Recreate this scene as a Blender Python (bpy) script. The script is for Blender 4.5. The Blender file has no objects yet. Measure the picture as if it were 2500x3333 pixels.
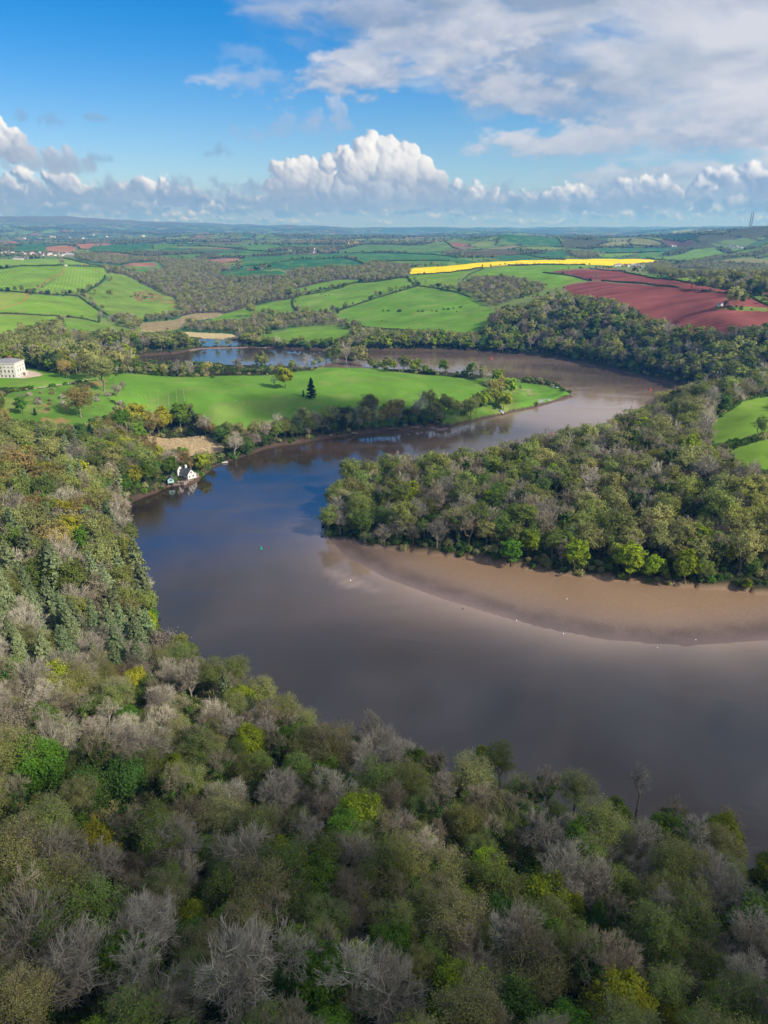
import bpy, math, random
import numpy as np
from math import radians, sin, cos, pi, atan, tan
rs = np.random.RandomState(7); random.seed(7)
SC = bpy.context.scene; COL = SC.collection
# ---------------------------------------------------------------- camera
F = 2311.0; PIT = radians(21.6); CAMZ = 200.0
cd = bpy.data.cameras.new('camera'); cam = bpy.data.objects.new('camera', cd); COL.objects.link(cam)
cam.location = (0, 0, CAMZ); cam.rotation_euler = (pi/2-PIT, 0, 0)
cd.sensor_fit = 'VERTICAL'; cd.sensor_height = 24; cd.lens = 24*F/3333; cd.clip_start = 1; cd.clip_end = 90000
SC.camera = cam
SC.view_settings.view_transform = 'Standard'; SC.view_settings.look = 'None'
SC.view_settings.gamma = 1; SC.view_settings.exposure = EXPO = 0.3
SC.render.engine = 'CYCLES'
# ---------------------------------------------------------------- node helper
class NG:
    def __init__(s, tree): s.t = tree; s.n = tree.nodes; s.l = tree.links
    def node(s, typ, ins=None, **kw):
        n = s.n.new(typ)
        for k, v in kw.items(): setattr(n, k, v)
        for k, v in (ins or {}).items():
            i = n.inputs[k]
            if isinstance(v, bpy.types.NodeSocket): s.l.new(v, i)
            else: i.default_value = v
        return n
    def m(s, op, a, b=0.0, c=0.0, clamp=False):
        n = s.n.new('ShaderNodeMath'); n.operation = op; n.use_clamp = clamp
        for i, v in enumerate((a, b, c)):
            if isinstance(v, bpy.types.NodeSocket): s.l.new(v, n.inputs[i])
            else: n.inputs[i].default_value = v
        return n.outputs[0]
    def mix(s, f, a, b, mode='MIX'):
        n = s.n.new('ShaderNodeMix'); n.data_type = 'RGBA'; n.blend_type = mode
        for i, v in ((0, f), (6, a), (7, b)):
            if isinstance(v, bpy.types.NodeSocket): s.l.new(v, n.inputs[i])
            else: n.inputs[i].default_value = v if i == 0 else tuple(v)+(1,)*(4-len(v))
        return n.outputs[2]
    def ss(s, x, lo, hi):
        n = s.n.new('ShaderNodeMapRange'); n.interpolation_type = 'SMOOTHSTEP'
        s.l.new(x, n.inputs[0]); n.inputs[1].default_value = lo; n.inputs[2].default_value = hi
        return n.outputs[0]
    def noise(s, vec, scale, detail=4, rough=.55, dist=0.0):
        return s.node('ShaderNodeTexNoise', {'Vector': vec, 'Scale': scale, 'Detail': detail, 'Roughness': rough, 'Distortion': dist}).outputs[0]
# ---------------------------------------------------------------- sun + sky
SUN_EL = radians(37); SUN_D = (0.86*cos(SUN_EL), -0.51*cos(SUN_EL), sin(SUN_EL))
sl = bpy.data.lights.new('sun', 'SUN'); sl.energy = 4.6; sl.angle = radians(.5); sl.color = (1, .93, .83)
so = bpy.data.objects.new('sun', sl); COL.objects.link(so)
from mathutils import Vector
so.rotation_euler = Vector(SUN_D).to_track_quat('Z', 'Y').to_euler()
def px2sky(X, Y):
    a = (X-1250)/F; b = (1666.5-Y)/F
    d = (a, cos(PIT)+b*sin(PIT), -sin(PIT)+b*cos(PIT))
    return math.atan2(d[0], d[1]), math.atan2(d[2], math.hypot(d[0], d[1]))
_perm = np.random.RandomState(3).rand(256, 256)
def vnoise(x, y):
    xi = np.floor(x).astype(int); yi = np.floor(y).astype(int); fx = x-xi; fy = y-yi
    fx = fx*fx*(3-2*fx); fy = fy*fy*(3-2*fy)
    p = lambda i, j: _perm[(xi+i) & 255, (yi+j) & 255]
    return (p(0, 0)*(1-fx)+p(1, 0)*fx)*(1-fy)+(p(0, 1)*(1-fx)+p(1, 1)*fx)*fy
def fbm(x, y, o=4, g=.5):
    s = 0; a = .5; n = 0
    for i in range(o):
        s = s+a*vnoise(x*2**i+17*i, y*2**i+5*i); n += a; a *= g
    return s/n
def sstep(x, a, b):
    t = np.clip((x-a)/(b-a), 0, 1); return t*t*(3-2*t)
# clouds are computed as a map of direction: azimuth -75..75 deg, elevation -1.5..60 deg
AZ0, AZ1, EL0, EL1 = radians(-75), radians(75), radians(-1.5), radians(60)
def cloud_map():
    K = 1100.0; W = int((AZ1-AZ0)*K); Hh = int((EL1-EL0)*K)
    az, el = np.meshgrid(AZ0+(np.arange(W)+.5)/K, EL0+(np.arange(Hh)+.5)/K)
    # picture-like units: 2485 units per radian, y up from the horizon
    X = az*2485; Y = el*2485
    rgb = np.zeros((Hh, W, 3)); alp = np.zeros((Hh, W))
    rr = np.random.RandomState(11)
    def over(c, a, k=slice(None)):
        a = a[..., None]; rgb[k] = c*a+rgb[k]*(1-a); alp[k] = a[..., 0]+alp[k]*(1-a[..., 0])
    wx = (fbm(X/42+3, Y/42, 5, .6)-.5); wy = (fbm(X/42+60, Y/42+31, 5, .6)-.5)
    det = fbm(X/16, Y/16, 4, .65)-.5
    L = np.array((.60, .52, .61)); L /= np.linalg.norm(L)
    def cumulus(puffs, top=(1.02, 1.02, 1.03), base=(.34, .41, .55), warp=26, soft=7, by=None, bh=60, op=1.0, rag=1.0):
        p = np.array(puffs); x0, x1 = (p[:, 0]-p[:, 2]).min()-50, (p[:, 0]+p[:, 2]).max()+50; y0, y1 = (p[:, 1]-p[:, 2]).min()-50, (p[:, 1]+p[:, 2]).max()+50
        jx = np.clip(((np.array((x0, x1))/2485-AZ0)*K).astype(int), 0, W); jy = np.clip(((np.array((y0, y1))/2485-EL0)*K).astype(int), 0, Hh)
        k = (slice(jy[0], jy[1]), slice(jx[0], jx[1]))
        x = X[k]+wx[k]*warp*2; y = Y[k]+wy[k]*warp*2
        if x.size == 0: return
        h = np.full(x.shape, -60.0)
        for cx, cy, r in p:
            q = 1-((x-cx)**2+(y-cy)**2)/(r*r)
            h = np.maximum(h, np.where(q > 0, np.sqrt(np.maximum(q, 0))*r*.9, q*r*.5)-.15*(r*0))
        h = h+det[k]*9*rag
        hs_ = h.copy()
        for _ in range(5): hs_[1:-1, 1:-1] = (hs_[1:-1, 1:-1]*2+hs_[:-2, 1:-1]+hs_[2:, 1:-1]+hs_[1:-1, :-2]+hs_[1:-1, 2:])/6
        gy_, gx_ = np.gradient(hs_, 2485/K)
        nz = 1/np.sqrt(1+gx_**2*.8+gy_**2*.8); lam = np.clip((-gx_*.9*L[0]-gy_*.9*L[1]+L[2])*nz, 0, 1)
        if by is None: by = p[:, 1].min()
        vert = sstep(Y[k]+wy[k]*50, by-5, by+bh)
        lit = np.clip(.08+lam*1.02, 0, 1)*(.12+.88*vert)
        lit = np.clip(lit-.10+(fbm(X[k]/70+4, Y[k]/45, 3)-.5)*.55, 0, 1)*(.9+.1*vert); c = np.array(base)*(1-lit[..., None])+np.array(top)*lit[..., None]
        over(c, sstep(h+wx[k]*14, -soft*.6, soft*2.0)*op, k)
    # px (full picture) -> units
    def U(Xp, Yp):
        a, e = px2sky(Xp, Yp); return a*2485, e*2485
    def lump(cx, cy, w, h, n, rmin, rmax, flat=True, shape=1.7):
        """puffs filling a dome (cx,cy centre of the base in picture px; w half width, h height)"""
        bx, by = U(cx, cy); o = []
        for i in range(n):
            t = rr.uniform(-1, 1); hh = h*(1-abs(t)**shape)*rr.uniform(0, 1)**.7
            r = rr.uniform(rmin, rmax)*(1-.45*abs(t)); o.append((bx+t*w, by+max(hh-r*.6, r*.35), r))
        return o, by
    # thin veil and wide sheet of cloud on the right
    k1 = np.array(U(1010, 0)); k2 = np.array(U(1820, 400)); dv = k2-k1; nrm = np.array((-dv[1], dv[0])); nrm = -nrm/np.linalg.norm(nrm) if nrm[0] < 0 else nrm/np.linalg.norm(nrm)
    sd = (X-k1[0])*nrm[0]+(Y-k1[1])*nrm[1]
    w1 = fbm(X/520+2, Y/260+8, 5, .55)-.5; w2 = fbm(X/190+(Y/300), Y/60, 5, .6)-.5; w3 = fbm(X/70+9, Y/34, 4, .6)-.5
    wv = (X+w2*240, Y+w1*190)
    fl = fbm(wv[0]/330, wv[1]/120, 6, .55)-.5; soft = fbm(wv[0]/520+7, wv[1]/260+3, 4, .5)
    dn = sd/330*.62+fl*1.35+w3*.10+.10
    a = sstep(dn, -.12, .5)*sstep(Y+w1*160, 40, 240)
    dn2 = (sd+20)/330*.62+.10+(fbm((wv[0]+26)/330, (wv[1]+30)/120, 6, .55)-.5)*1.35
    a = a*(1-sstep(Y, 560, 680)*sstep(-Y, -1180, -930)*sstep(-X-w1*200, -170, 90))
    lit = np.clip(.30+(dn-dn2)*.8+(soft-.5)*3.6+w3*.15, 0, 1)
    over(np.array((.30, .38, .52))*(1-lit[..., None])+np.array((.68, .70, .77))*lit[..., None], a*.97)
    # long streaks
    def streak(cx, cy, w, h, op, tilt=0.0, br=(.60, .63, .72), dk=(.33, .41, .58), e=1.0):
        bx, by = U(cx, cy); dx = (X-bx); dy = Y-by-dx*tilt
        f = 1-np.hypot(dx/w, dy/h)+w2*1.5*e+w3*1.0*e
        l = np.clip(.5+dy/h*.55+w3*1.6+w2*1.0, 0, 1)[..., None]
        over(np.array(dk)*(1-l)+np.array(br)*l, sstep(f, 0, .62)*op)
    streak(1180, 232, 400, 66, .92, .10, (.70, .72, .79)); streak(860, 252, 190, 52, .55, -.02, (.55, .62, .77), (.38, .5, .72)); streak(1380, 130, 300, 60, .75, .05)
    streak(1700, 300, 330, 60, .8, -.16); streak(1980, 460, 620, 48, .9, .01, (.68, .70, .78), (.42, .49, .62)); streak(2180, 560, 430, 34, .75, .02, (.60, .65, .76)); streak(2300, 410, 450, 80, .85)
    streak(2350, 640, 400, 55, .6, .0, (.60, .66, .78)); streak(1240, 30, 260, 50, .5, 0)
    streak(820, 180, 130, 40, .3, 0, (.45, .55, .75), (.3, .48, .74)); streak(1250, 140, 130, 26, .35, .3, (.5, .6, .8))
    # high cover outside the frame, blue kept on the left
    hi = sstep(fl*1.4+X/2485*1.5-.34+w1*.8, 0, .5)*sstep(Y, 640, 900); lh = np.clip(.5+w2*1.5, 0, 1)[..., None]
    over(np.array((.42, .46, .55))*(1-lh)+np.array((.80, .80, .84))*lh, hi*.9)
    h2 = sstep(fl*1.2+w1*.8+.12, 0, .4)*sstep(Y, 980, 1250); over(np.array((.26, .27, .31))*(1-lh)+np.array((.48, .47, .50))*lh, h2*.92)
    # horizon haze bank, then rows of cumulus from far to near
    hb = sstep(-Y+w2*36, -150, -75)
    g = sstep(Y, 10, 120)[..., None]; over(np.array((.36, .48, .68))*(1-g)+np.array((.36, .46, .64))*g, hb*.95)
    def row(y, n, w, h, rmin, rmax, x0=-1600, x1=4200, **kw):
        for i in range(n):
            cx = x0+(x1-x0)*(i+rr.uniform(0, 1))/n; s = rr.uniform(.55, 1.35)
            p, by = lump(cx, y+rr.uniform(-6, 6), w*s, h*s, 16, rmin*s, rmax*s); cumulus(p, by=by, **kw)
    row(722, 34, 110, 16, 6, 13, top=(.95, 1.0, 1.1), base=(.22, .34, .55), warp=7, soft=6, bh=14, op=.75, rag=.35)
    row(706, 30, 130, 24, 8, 18, top=(1.1, 1.12, 1.18), base=(.22, .32, .53), warp=9, soft=7, bh=22, op=.8, rag=.4)
    row(688, 26, 150, 38, 11, 25, top=(1.15, 1.16, 1.2), base=(.22, .31, .50), warp=12, soft=7, bh=34, op=.88, rag=.6)
    row(664, 22, 160, 52, 14, 32, top=(1.15, 1.15, 1.18), base=(.21, .30, .47), warp=16, soft=7, bh=44, op=.92, rag=.8)
    for cx, cy, w, h, n, a_, b_ in ((2400, 640, 190, 90, 30, 18, 40), (1060, 650, 200, 90, 30, 18, 42), (480, 660, 330, 75, 34, 16, 38), (130, 640, 220, 80, 30, 18, 40), (1520, 660, 150, 70, 24, 16, 34), (1690, 672, 100, 66, 20, 14, 30), (1880, 668, 110, 66, 20, 14, 30), (2080, 672, 150, 100, 28, 18, 40)):
        p, by = lump(cx, cy, w, h, n, a_, b_); cumulus(p, by=by, bh=h*.95, warp=26, soft=10, top=(1.05, 1.06, 1.1), base=(.27, .36, .54))
    for i in range(64):   # grey shadowed scraps over the bank
        p, by = lump(rr.uniform(-900, 3400), rr.uniform(600, 700), rr.uniform(90, 260), rr.uniform(16, 44), 13, 9, 26); cumulus(p, by=by, bh=70, warp=30, soft=16, top=(.58, .65, .78), base=(.27, .36, .53), op=.72)
    # the great cumulus
    p, by = lump(965, 640, 105, 130, 40, 18, 38, shape=2.4); cumulus(p, by=by, bh=120, warp=20, top=(1.02, 1.02, 1.03))
    p, by = lump(1120, 650, 130, 150, 36, 20, 42, shape=2.0); cumulus(p, by=by, bh=130, warp=18, top=(1.04, 1.04, 1.04))
    p, by = lump(1265, 655, 195, 165, 60, 24, 54, shape=2.0)
    p += [(U(a, b)+(r,)) for a, b, r in ((1190, 490, 46), (1210, 462, 32), (1255, 492, 50), (1320, 515, 50), (1200, 530, 62), (1280, 570, 86), (1140, 520, 34), (1370, 560, 52), (1420, 590, 40), (1160, 560, 60))]
    cumulus(p, by=by, bh=150, warp=16, top=(1.04, 1.04, 1.04))
    p, by = lump(1180, 672, 330, 74, 44, 18, 44); cumulus(p, by=by, bh=70, warp=22, soft=12, top=(.60, .67, .79), base=(.28, .36, .53), op=.92)
    p, by = lump(-15, 500, 95, 100, 26, 18, 38); cumulus(p, by=by, bh=80, warp=18)
    p, by = lump(120, 540, 150, 78, 26, 20, 40); cumulus(p, by=by, bh=90, warp=20, soft=16, top=(.74, .77, .85), base=(.36, .43, .56), op=.95)
    p, by = lump(1075, 410, 58, 80, 14, 14, 30); cumulus(p, by=by, bh=95, warp=26, soft=18, top=(.80, .81, .87), base=(.44, .5, .66), op=.8)
    p, by = lump(930, 440, 170, 75, 24, 14, 32); cumulus(p, by=by, bh=110, warp=40, soft=24, top=(.62, .67, .80), base=(.38, .47, .67), op=.62)
    for cx, cy, w in ((155, 398, 40), (315, 388, 30), (712, 502, 38), (342, 520, 36), (65, 383, 14)):
        p, by = lump(cx, cy, w, 22, 9, 10, 18); cumulus(p, by=by, bh=60, warp=18, soft=14, top=(.42, .52, .70), base=(.24, .36, .57), op=.8)
    # even out to pale air at the very horizon
    f = sstep(-Y, -30, 5)*.5; over(np.broadcast_to(np.array((.44, .56, .74)), rgb.shape), f)
    im = bpy.data.images.new('cloud_map', W, Hh, alpha=True, float_buffer=True); im.colorspace_settings.name = 'Non-Color'; im.alpha_mode = 'CHANNEL_PACKED'
    rgb_ = rgb/np.maximum(alp, 1e-3)[..., None]
    im.pixels.foreach_set(np.dstack([rgb_, alp]).astype(np.float32).ravel()); im.pack() if False else None
    return im
def build_world():
    w = bpy.data.worlds.new('World'); SC.world = w; w.use_nodes = True
    t = w.node_tree; t.nodes.clear(); W = NG(t)
    tc = W.node('ShaderNodeTexCoord').outputs['Generated']
    x, y, z = W.node('ShaderNodeSeparateXYZ', {0: tc}).outputs
    azw = W.m('ARCTAN2', x, y); elw = W.m('ARCTAN2', z, W.m('SQRT', W.m('ADD', W.m('MULTIPLY', x, x), W.m('MULTIPLY', y, y))))
    u = W.m('DIVIDE', W.m('SUBTRACT', azw, AZ0), AZ1-AZ0); v = W.m('DIVIDE', W.m('SUBTRACT', elw, EL0), EL1-EL0)
    v = W.m('MAXIMUM', v, .002)
    tex = W.node('ShaderNodeTexImage', {'Vector': W.node('ShaderNodeCombineXYZ', {0: u, 1: v}).outputs[0]}, extension='MIRROR', interpolation='Cubic'); tex.image = cloud_map()
    sky = W.node('ShaderNodeTexSky', sky_type='NISHITA', sun_disc=False, sun_elevation=SUN_EL,
                 sun_rotation=math.atan2(SUN_D[0], SUN_D[1]), altitude=200, air_density=1.0, dust_density=.6, ozone_density=1.5).outputs[0]
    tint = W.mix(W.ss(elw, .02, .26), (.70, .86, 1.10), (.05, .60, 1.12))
    tint = W.mix(W.ss(elw, .26, .42), tint, (.03, 1.1, 2.2)); tint = W.mix(W.ss(elw, .42, .58), tint, (.10, .60, 1.0)); skc = W.mix(1.0, sky, tint, 'MULTIPLY')  # band above the frame boosted in blue for the water to reflect
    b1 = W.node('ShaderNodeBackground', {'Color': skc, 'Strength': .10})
    b2 = W.node('ShaderNodeBackground', {'Color': tex.outputs[0], 'Strength': .82})
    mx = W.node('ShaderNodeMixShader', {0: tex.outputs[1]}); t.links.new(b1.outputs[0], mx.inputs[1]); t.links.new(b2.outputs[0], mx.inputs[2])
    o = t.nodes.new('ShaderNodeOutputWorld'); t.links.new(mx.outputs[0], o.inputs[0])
    w.cycles.sampling_method = 'MANUAL'; w.cycles.sample_map_resolution = 512
build_world()
# ---------------------------------------------------------------- picture coordinates -> the land
S_ = .542495
REG = {'1': (0, 650, S_), '2': (800, 650, S_), '3': (1600, 650, S_), '4': (0, 1050, S_), '5': (800, 1050, S_), '6': (1600, 1050, S_),
       '7': (0, 1550, S_), '8': (900, 1500, .96444), 'V': (0, 0, 1.50693), 'F': (0, 0, 1), 'B': (0, 2250, .75347), 'C': (1250, 2250, .75347)}
def fp(s):
    # "4 x y [lift]; x y; 5 x y" -> list of full-picture points, region sticks until it changes
    out = []; reg = None
    for tok in s.split(';'):
        q = tok.split()
        if not q: continue
        if q[0] in REG: reg = REG[q[0]]; q = q[1:]
        v = [float(k) for k in q]
        out.append((reg[0]+v[0]*reg[2], reg[1]+v[1]*reg[2], v[2] if len(v) > 2 else 0.0))
    return out
def raydir(X, Y):
    a = (X-1250)/F; b = (1666.5-Y)/F
    return np.array((a, cos(PIT)+b*sin(PIT), -sin(PIT)+b*cos(PIT)))
def at_z(X, Y, z):
    d = raydir(X, Y); t = (z-CAMZ)/d[2]; return d[0]*t, d[1]*t
def to_px(x, y, z):
    zc = y*cos(PIT)-(z-CAMZ)*sin(PIT); up = y*sin(PIT)+(z-CAMZ)*cos(PIT)
    return 1250+F*x/zc, 1666.5-F*up/zc, zc
def inpoly(x, y, poly):
    poly = np.asarray(poly); r = np.zeros(x.shape, bool)
    bb = (x >= poly[:, 0].min()) & (x <= poly[:, 0].max()) & (y >= poly[:, 1].min()) & (y <= poly[:, 1].max())
    if not bb.any(): return r
    X = x[bb]; Y = y[bb]; c = np.zeros(X.shape, bool); n = len(poly)
    for i in range(n):
        x0, y0 = poly[i]; x1, y1 = poly[(i+1) % n]
        if y0 == y1: continue
        k = ((y0 > Y) != (y1 > Y)) & (X < (x1-x0)*(Y-y0)/(y1-y0)+x0)
        c ^= k
    r[bb] = c; return r
def segdist(x, y, poly, closed=True):
    d = np.full(x.shape, 1e12); n = len(poly)
    for i in range(n if closed else n-1):
        x0, y0 = poly[i]; x1, y1 = poly[(i+1) % n]; dx, dy = x1-x0, y1-y0
        t = np.clip(((x-x0)*dx+(y-y0)*dy)/(dx*dx+dy*dy+1e-9), 0, 1)
        d = np.minimum(d, (x-x0-t*dx)**2+(y-y0-t*dy)**2)
    return np.sqrt(d)
def smoothpoly(p, it=2, closed=True):
    p = [tuple(q) for q in p]
    for _ in range(it):
        o = []; n = len(p)
        rng = range(n) if closed else range(n-1)
        if not closed: o.append(p[0])
        for i in rng:
            a = p[i]; b = p[(i+1) % n]
            o.append((a[0]*.75+b[0]*.25, a[1]*.75+b[1]*.25)); o.append((a[0]*.25+b[0]*.75, a[1]*.25+b[1]*.75))
        if not closed: o.append(p[-1])
        p = o
    return p
# ---------------------------------------------------------------- river outline (third value: height of the tree tops that hide the shore there)
river = [(520, 235), (330, 190)]
river += [at_z(*p) for p in fp('V 1659 1850 15; 1540 1795 15; 1450 1765 15; 1350 1735 15; 1240 1715 15; 1130 1700 16; 1060 1675 17; 960 1650 15; 880 1620 15; 800 1605 14; 700 1575 14; 640 1545 14; 570 1500 14; 500 1465 13; 440 1455 12; 420 1425 12; 345 1375 10; 330 1310 7; 318 1270 4; 300 1240 4; 288 1180 4; 272 1130 3; 262 1105 1; 272 1092; 300 1078; 345 1060; 365 1049; 425 1043; 430 1032; 450 1015; 480 1000; 5 0 795; 150 745; 300 725; 500 690; 620 675; 780 655; 900 655; 1050 630; 1120 625; 1200 640; 1280 608; 1400 585; 1659 525; 6 100 540; 220 520; 300 495; 400 465; 485 450; 470 430; 430 400; 390 385; 340 380; 250 365; 160 360; V 1115 828')]
river += [(150, 1030), (60, 1065), (-50, 1085), (-180, 1095), (-330, 1105), (-440, 1120), (-500, 1150)]
river += [at_z(*p) for p in fp('4 840 200; 1000 190; 1100 178; 1160 162; 1250 152; 1500 150; 5 0 150; 170 150; 400 165; 700 165; 1100 167; 1400 175; 1659 190; 6 100 185; 300 205; 450 225; 600 255; 750 290; 900 325; 1050 360; 1150 395')]
river += [(430, 850)]
river += [at_z(*p) for p in fp('6 1000 490 20; 880 530 20; 800 590 20; 700 650 18; 620 690 18; 460 700 17; 400 740 17; 220 770 17; 50 800 17; V 1000 995 16; 900 1000 15; 830 1010 15; 760 1035 13; 715 1065 10; 697 1110 3; 695 1150 1; 702 1165; 760 1172; 830 1185; 905 1195; 1000 1205; 1100 1222; 1210 1240; 1320 1255; 1450 1262; 1560 1275; 1659 1284')]
river += [(330, 372), (480, 365), (700, 360), (700, 235)]
river = smoothpoly(river, 1)
lagoon = smoothpoly([at_z(*p) for p in fp('4 1195 96; 1260 92; 1350 97; 1420 110; 1450 125; 1450 145; 1330 147; 1190 151; 1185 120')], 1)
ponds = [smoothpoly([at_z(p[0], p[1], .6) for p in fp(s)], 1) for s in ('4 1150 742; 1190 745; 1195 765; 1160 768', '4 1255 775; 1290 772; 1310 790; 1290 812; 1265 800', '4 1165 825; 1190 822; 1195 838; 1170 842')]
mud = smoothpoly([at_z(*p) for p in fp('V 690 1135; 700 1165; 760 1160; 905 1180; 1100 1208; 1320 1235; 1659 1265; 2000 1280; 2000 1350; 1659 1384; 1500 1396; 1400 1392; 1250 1374; 1100 1339; 950 1292; 850 1256; 780 1222; 730 1192')], 1)
mudline = smoothpoly([at_z(*p) for p in fp('V 2000 1350; 1659 1384; 1500 1396; 1400 1392; 1250 1374; 1100 1339; 950 1292; 850 1256; 780 1222; 730 1192; 700 1165')], 1, False)
mud2 = smoothpoly([at_z(*p) for p in fp('8 165 358; 230 385; 300 415; 370 440; 340 445; 250 425; 190 395')], 1)
# ---------------------------------------------------------------- height of the land
ctrl = []  # (x, y, z)
def cw(*a): ctrl.extend(a)
def cp(s):
    for X, Y, z in fp(s):
        x, y = at_z(X, Y, z); ctrl.append((x, y, z))
cw((0, -140, 95), (-80, -100, 92), (80, -100, 92), (0, 0, 76), (-120, 30, 80), (120, 30, 66), (0, 90, 48), (-90, 100, 58), (90, 90, 42), (200, 60, 50), (-200, 100, 90), (-60, 150, 34), (0, 150, 24), (60, 140, 22), (140, 130, 18),
   (300, 100, 30), (-160, 200, 50), (-250, 250, 60), (-400, 300, 80), (-350, 450, 55), (-600, 500, 70), (-1000, 600, 75), (300, 0, 80), (-300, 0, 110), (500, 120, 40), (-300, -140, 120), (300, -140, 110))
cp('F 150 1960 24; 0 1960 40; 0 1507 34; 150 1507 26; 60 1220 54; 300 1215 48; 300 1300 42; 120 1330 46; 0 1330 48; 500 1400 12; 400 1330 34; 600 1300 34; 700 1330 28; 760 1375 16; 900 1370 12; 1000 1330 20; 1100 1195 33; 1000 1210 31; 800 1215 28; 600 1215 30; 1300 1240 24; 1500 1250 14; 1580 1280 8; 1450 1310 12; 1200 1330 14; 1750 1290 1.0; 1820 1280 .8; 600 1430 1.2; 720 1440 1.2')
cw((-100, 1020, 12), (0, 1000, 14), (-200, 1030, 16), (-350, 1030, 22), (100, 980, 8), (-600, 1000, 50), (-900, 1100, 60), (-500, 900, 44), (-700, 1200, 15))
cp('F 0 1120 12; 100 1085 24; 250 1060 25; 400 1090 10; 500 1110 3; 100 960 58; 0 960 64; 0 890 84; 200 870 92; 330 870 90; 400 960 34; 300 1000 34; 450 1040 8; 560 1040 2; 700 1020 2; 640 1080 1.5; 720 1090 1.2; 780 1000 12; 600 950 22; 800 930 26; 500 880 40; 380 905 60; 0 825 92; 250 830 90; 0 790 110; 300 800 118; 500 800 112; 450 830 80; 620 850 62; 700 900 40; 900 880 70; 1050 870 76; 1250 1120 4; 1100 1110 6; 950 1120 5; 1250 1070 14; 1240 1000 32; 1100 1000 24; 950 1010 16; 960 960 34; 1450 940 60; 1250 915 58; 1600 1000 44; 1550 1090 26; 1450 900 74; 1500 860 86; 1300 905 70; 1200 850 86; 1250 830 90; 1000 815 95; 800 850 80; 850 800 108; 1200 800 104; 1500 830 92; 1600 800 118; 1400 790 118')
cp('F 2000 1070 58; 2200 1050 66; 2480 1065 86; 1800 1080 44; 2100 1150 18; 1950 885 100; 1800 900 92; 2200 910 106; 2480 960 98; 2350 1000 88; 2000 960 84; 1900 1000 70; 1750 960 64; 2400 900 62; 2500 870 60; 2200 870 66; 1900 855 92; 2050 845 88; 1700 850 92; 2200 810 100; 2400 820 92; 2100 830 86; 1900 780 128; 2050 770 148; 2250 775 160; 2100 750 176; 2440 742 218; 2500 738 224; 2330 760 180; 2500 790 150; 1780 790 120; 1640 755 194; 1700 775 150; 1550 790 112; 1850 765 140; 2350 835 84; 2150 830 80; 2000 745 192')
cp('F 2450 1350 50; 2480 1480 47; 2400 1720 27; 2300 1850 8; 2200 1750 16; 2400 1600 36; 2200 1500 30; 1900 1500 22; 1600 1600 14; 1300 1620 7; 1150 1650 4; 2200 1400 30; 2350 1300 40; 1800 1600 18; 1700 1750 6; 2000 1800 6')
cw((700, 500, 45), (800, 700, 60), (520, 950, 40), (600, 450, 30), (900, 1000, 70), (1400, 1500, 90), (700, 60, 60), (1500, 800, 90), (560, 800, 44), (430, 780, 22))
cp('F 0 770 135; 0 750 205; 0 738 260; 300 770 140; 300 745 250; 600 775 128; 900 775 128; 900 762 150; 1250 780 118; 1250 768 140; 1500 772 140; 1650 770 146')
for az_, z_, r_ in [(-.52, 560, 17500), (-.45, 480, 17500), (-.40, 470, 17600), (-.33, 440, 18500), (-.27, 370, 19000), (-.2, 320, 21000), (-.1, 290, 21000), (0, 255, 22000), (.1, 240, 22000), (.2, 250, 22000), (.35, 260, 22000), (.5, 280, 20000), (.7, 300, 20000), (-.8, 500, 18000), (0, 150, 13000), (.15, 150, 13000), (-.15, 160, 13000), (.3, 170, 11000), (1, 200, 3000), (1, 250, 9000), (-1, 150, 3000), (-1, 300, 9000), (-.5, 250, 12500), (-.35, 200, 12500)]:
    ctrl.append((az_*(r_+200), r_, z_))
ctrl = np.array(ctrl)
def uv(x, y): return np.stack([x/(y+200.0)*1.25, np.log(np.maximum(y+200.0, 20))], -1)
CU = uv(ctrl[:, 0], ctrl[:, 1])
def _k(r): return r
Dm = np.linalg.norm(CU[:, None]-CU[None], axis=2); N_ = len(CU)
A_ = np.zeros((N_+3, N_+3)); A_[:N_, :N_] = _k(Dm)+np.eye(N_)*-.004; A_[:N_, N_] = 1; A_[:N_, N_+1:] = CU; A_[N_, :N_] = 1; A_[N_+1:, :N_] = CU.T
WT = np.linalg.solve(A_, np.r_[ctrl[:, 2], 0, 0, 0])
def rbf(x, y):
    q = uv(x, y).reshape(-1, 2); out = np.empty(len(q))
    for i in range(0, len(q), 20000):
        b = q[i:i+20000]; r = np.sqrt((b[:, None, 0]-CU[None, :, 0])**2+(b[:, None, 1]-CU[None, :, 1])**2+1e-5)
        out[i:i+20000] = r@WT[:N_]+WT[N_]+b@WT[N_+1:]
    return out.reshape(x.shape)
# grid
ys = [-140.0]
while ys[-1] < 26500:
    y = ys[-1]; ys.append(y+(3.0 if y < 1150 else min(3.0+(y-1150)*.0032, 12) if y < 4200 else y*.0042))
ys = np.array(ys)
us = np.concatenate([np.linspace(-1.35, -.62, 46)[:-1], np.linspace(-.62, .62, 620), np.linspace(.62, 1.35, 46)[1:]])
U, Yg = np.meshgrid(us, ys); Xg = U*(Yg+200)
H0 = rbf(Xg, Yg)
far = np.clip((Yg-3200)/5000, 0, 1)
ridge = fbm(Xg/1500, Yg/1500, 5)-.5
H0 = H0+ridge*far*215*np.clip(1.2-abs(Yg-17500)/26000, .3, 1)
H0 = H0+(fbm(Xg/60, Yg/60, 3)-.5)*5*np.clip((Yg+100)/400, .3, 1)
near_ = Yg < 1560
def shore_d(x, y):
    dr = segdist(x, y, river); dr = np.where(inpoly(x, y, river), -dr, dr)
    dl = segdist(x, y, lagoon); dl = np.where(inpoly(x, y, lagoon), -dl, dl)
    return np.minimum(dr, dl)
SD = np.full(Xg.shape, 1e3); SD[near_] = shore_d(Xg[near_], Yg[near_])
SD = SD+(fbm(Xg/14, Yg/14, 3)-.5)*5*(SD < 200)
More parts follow.
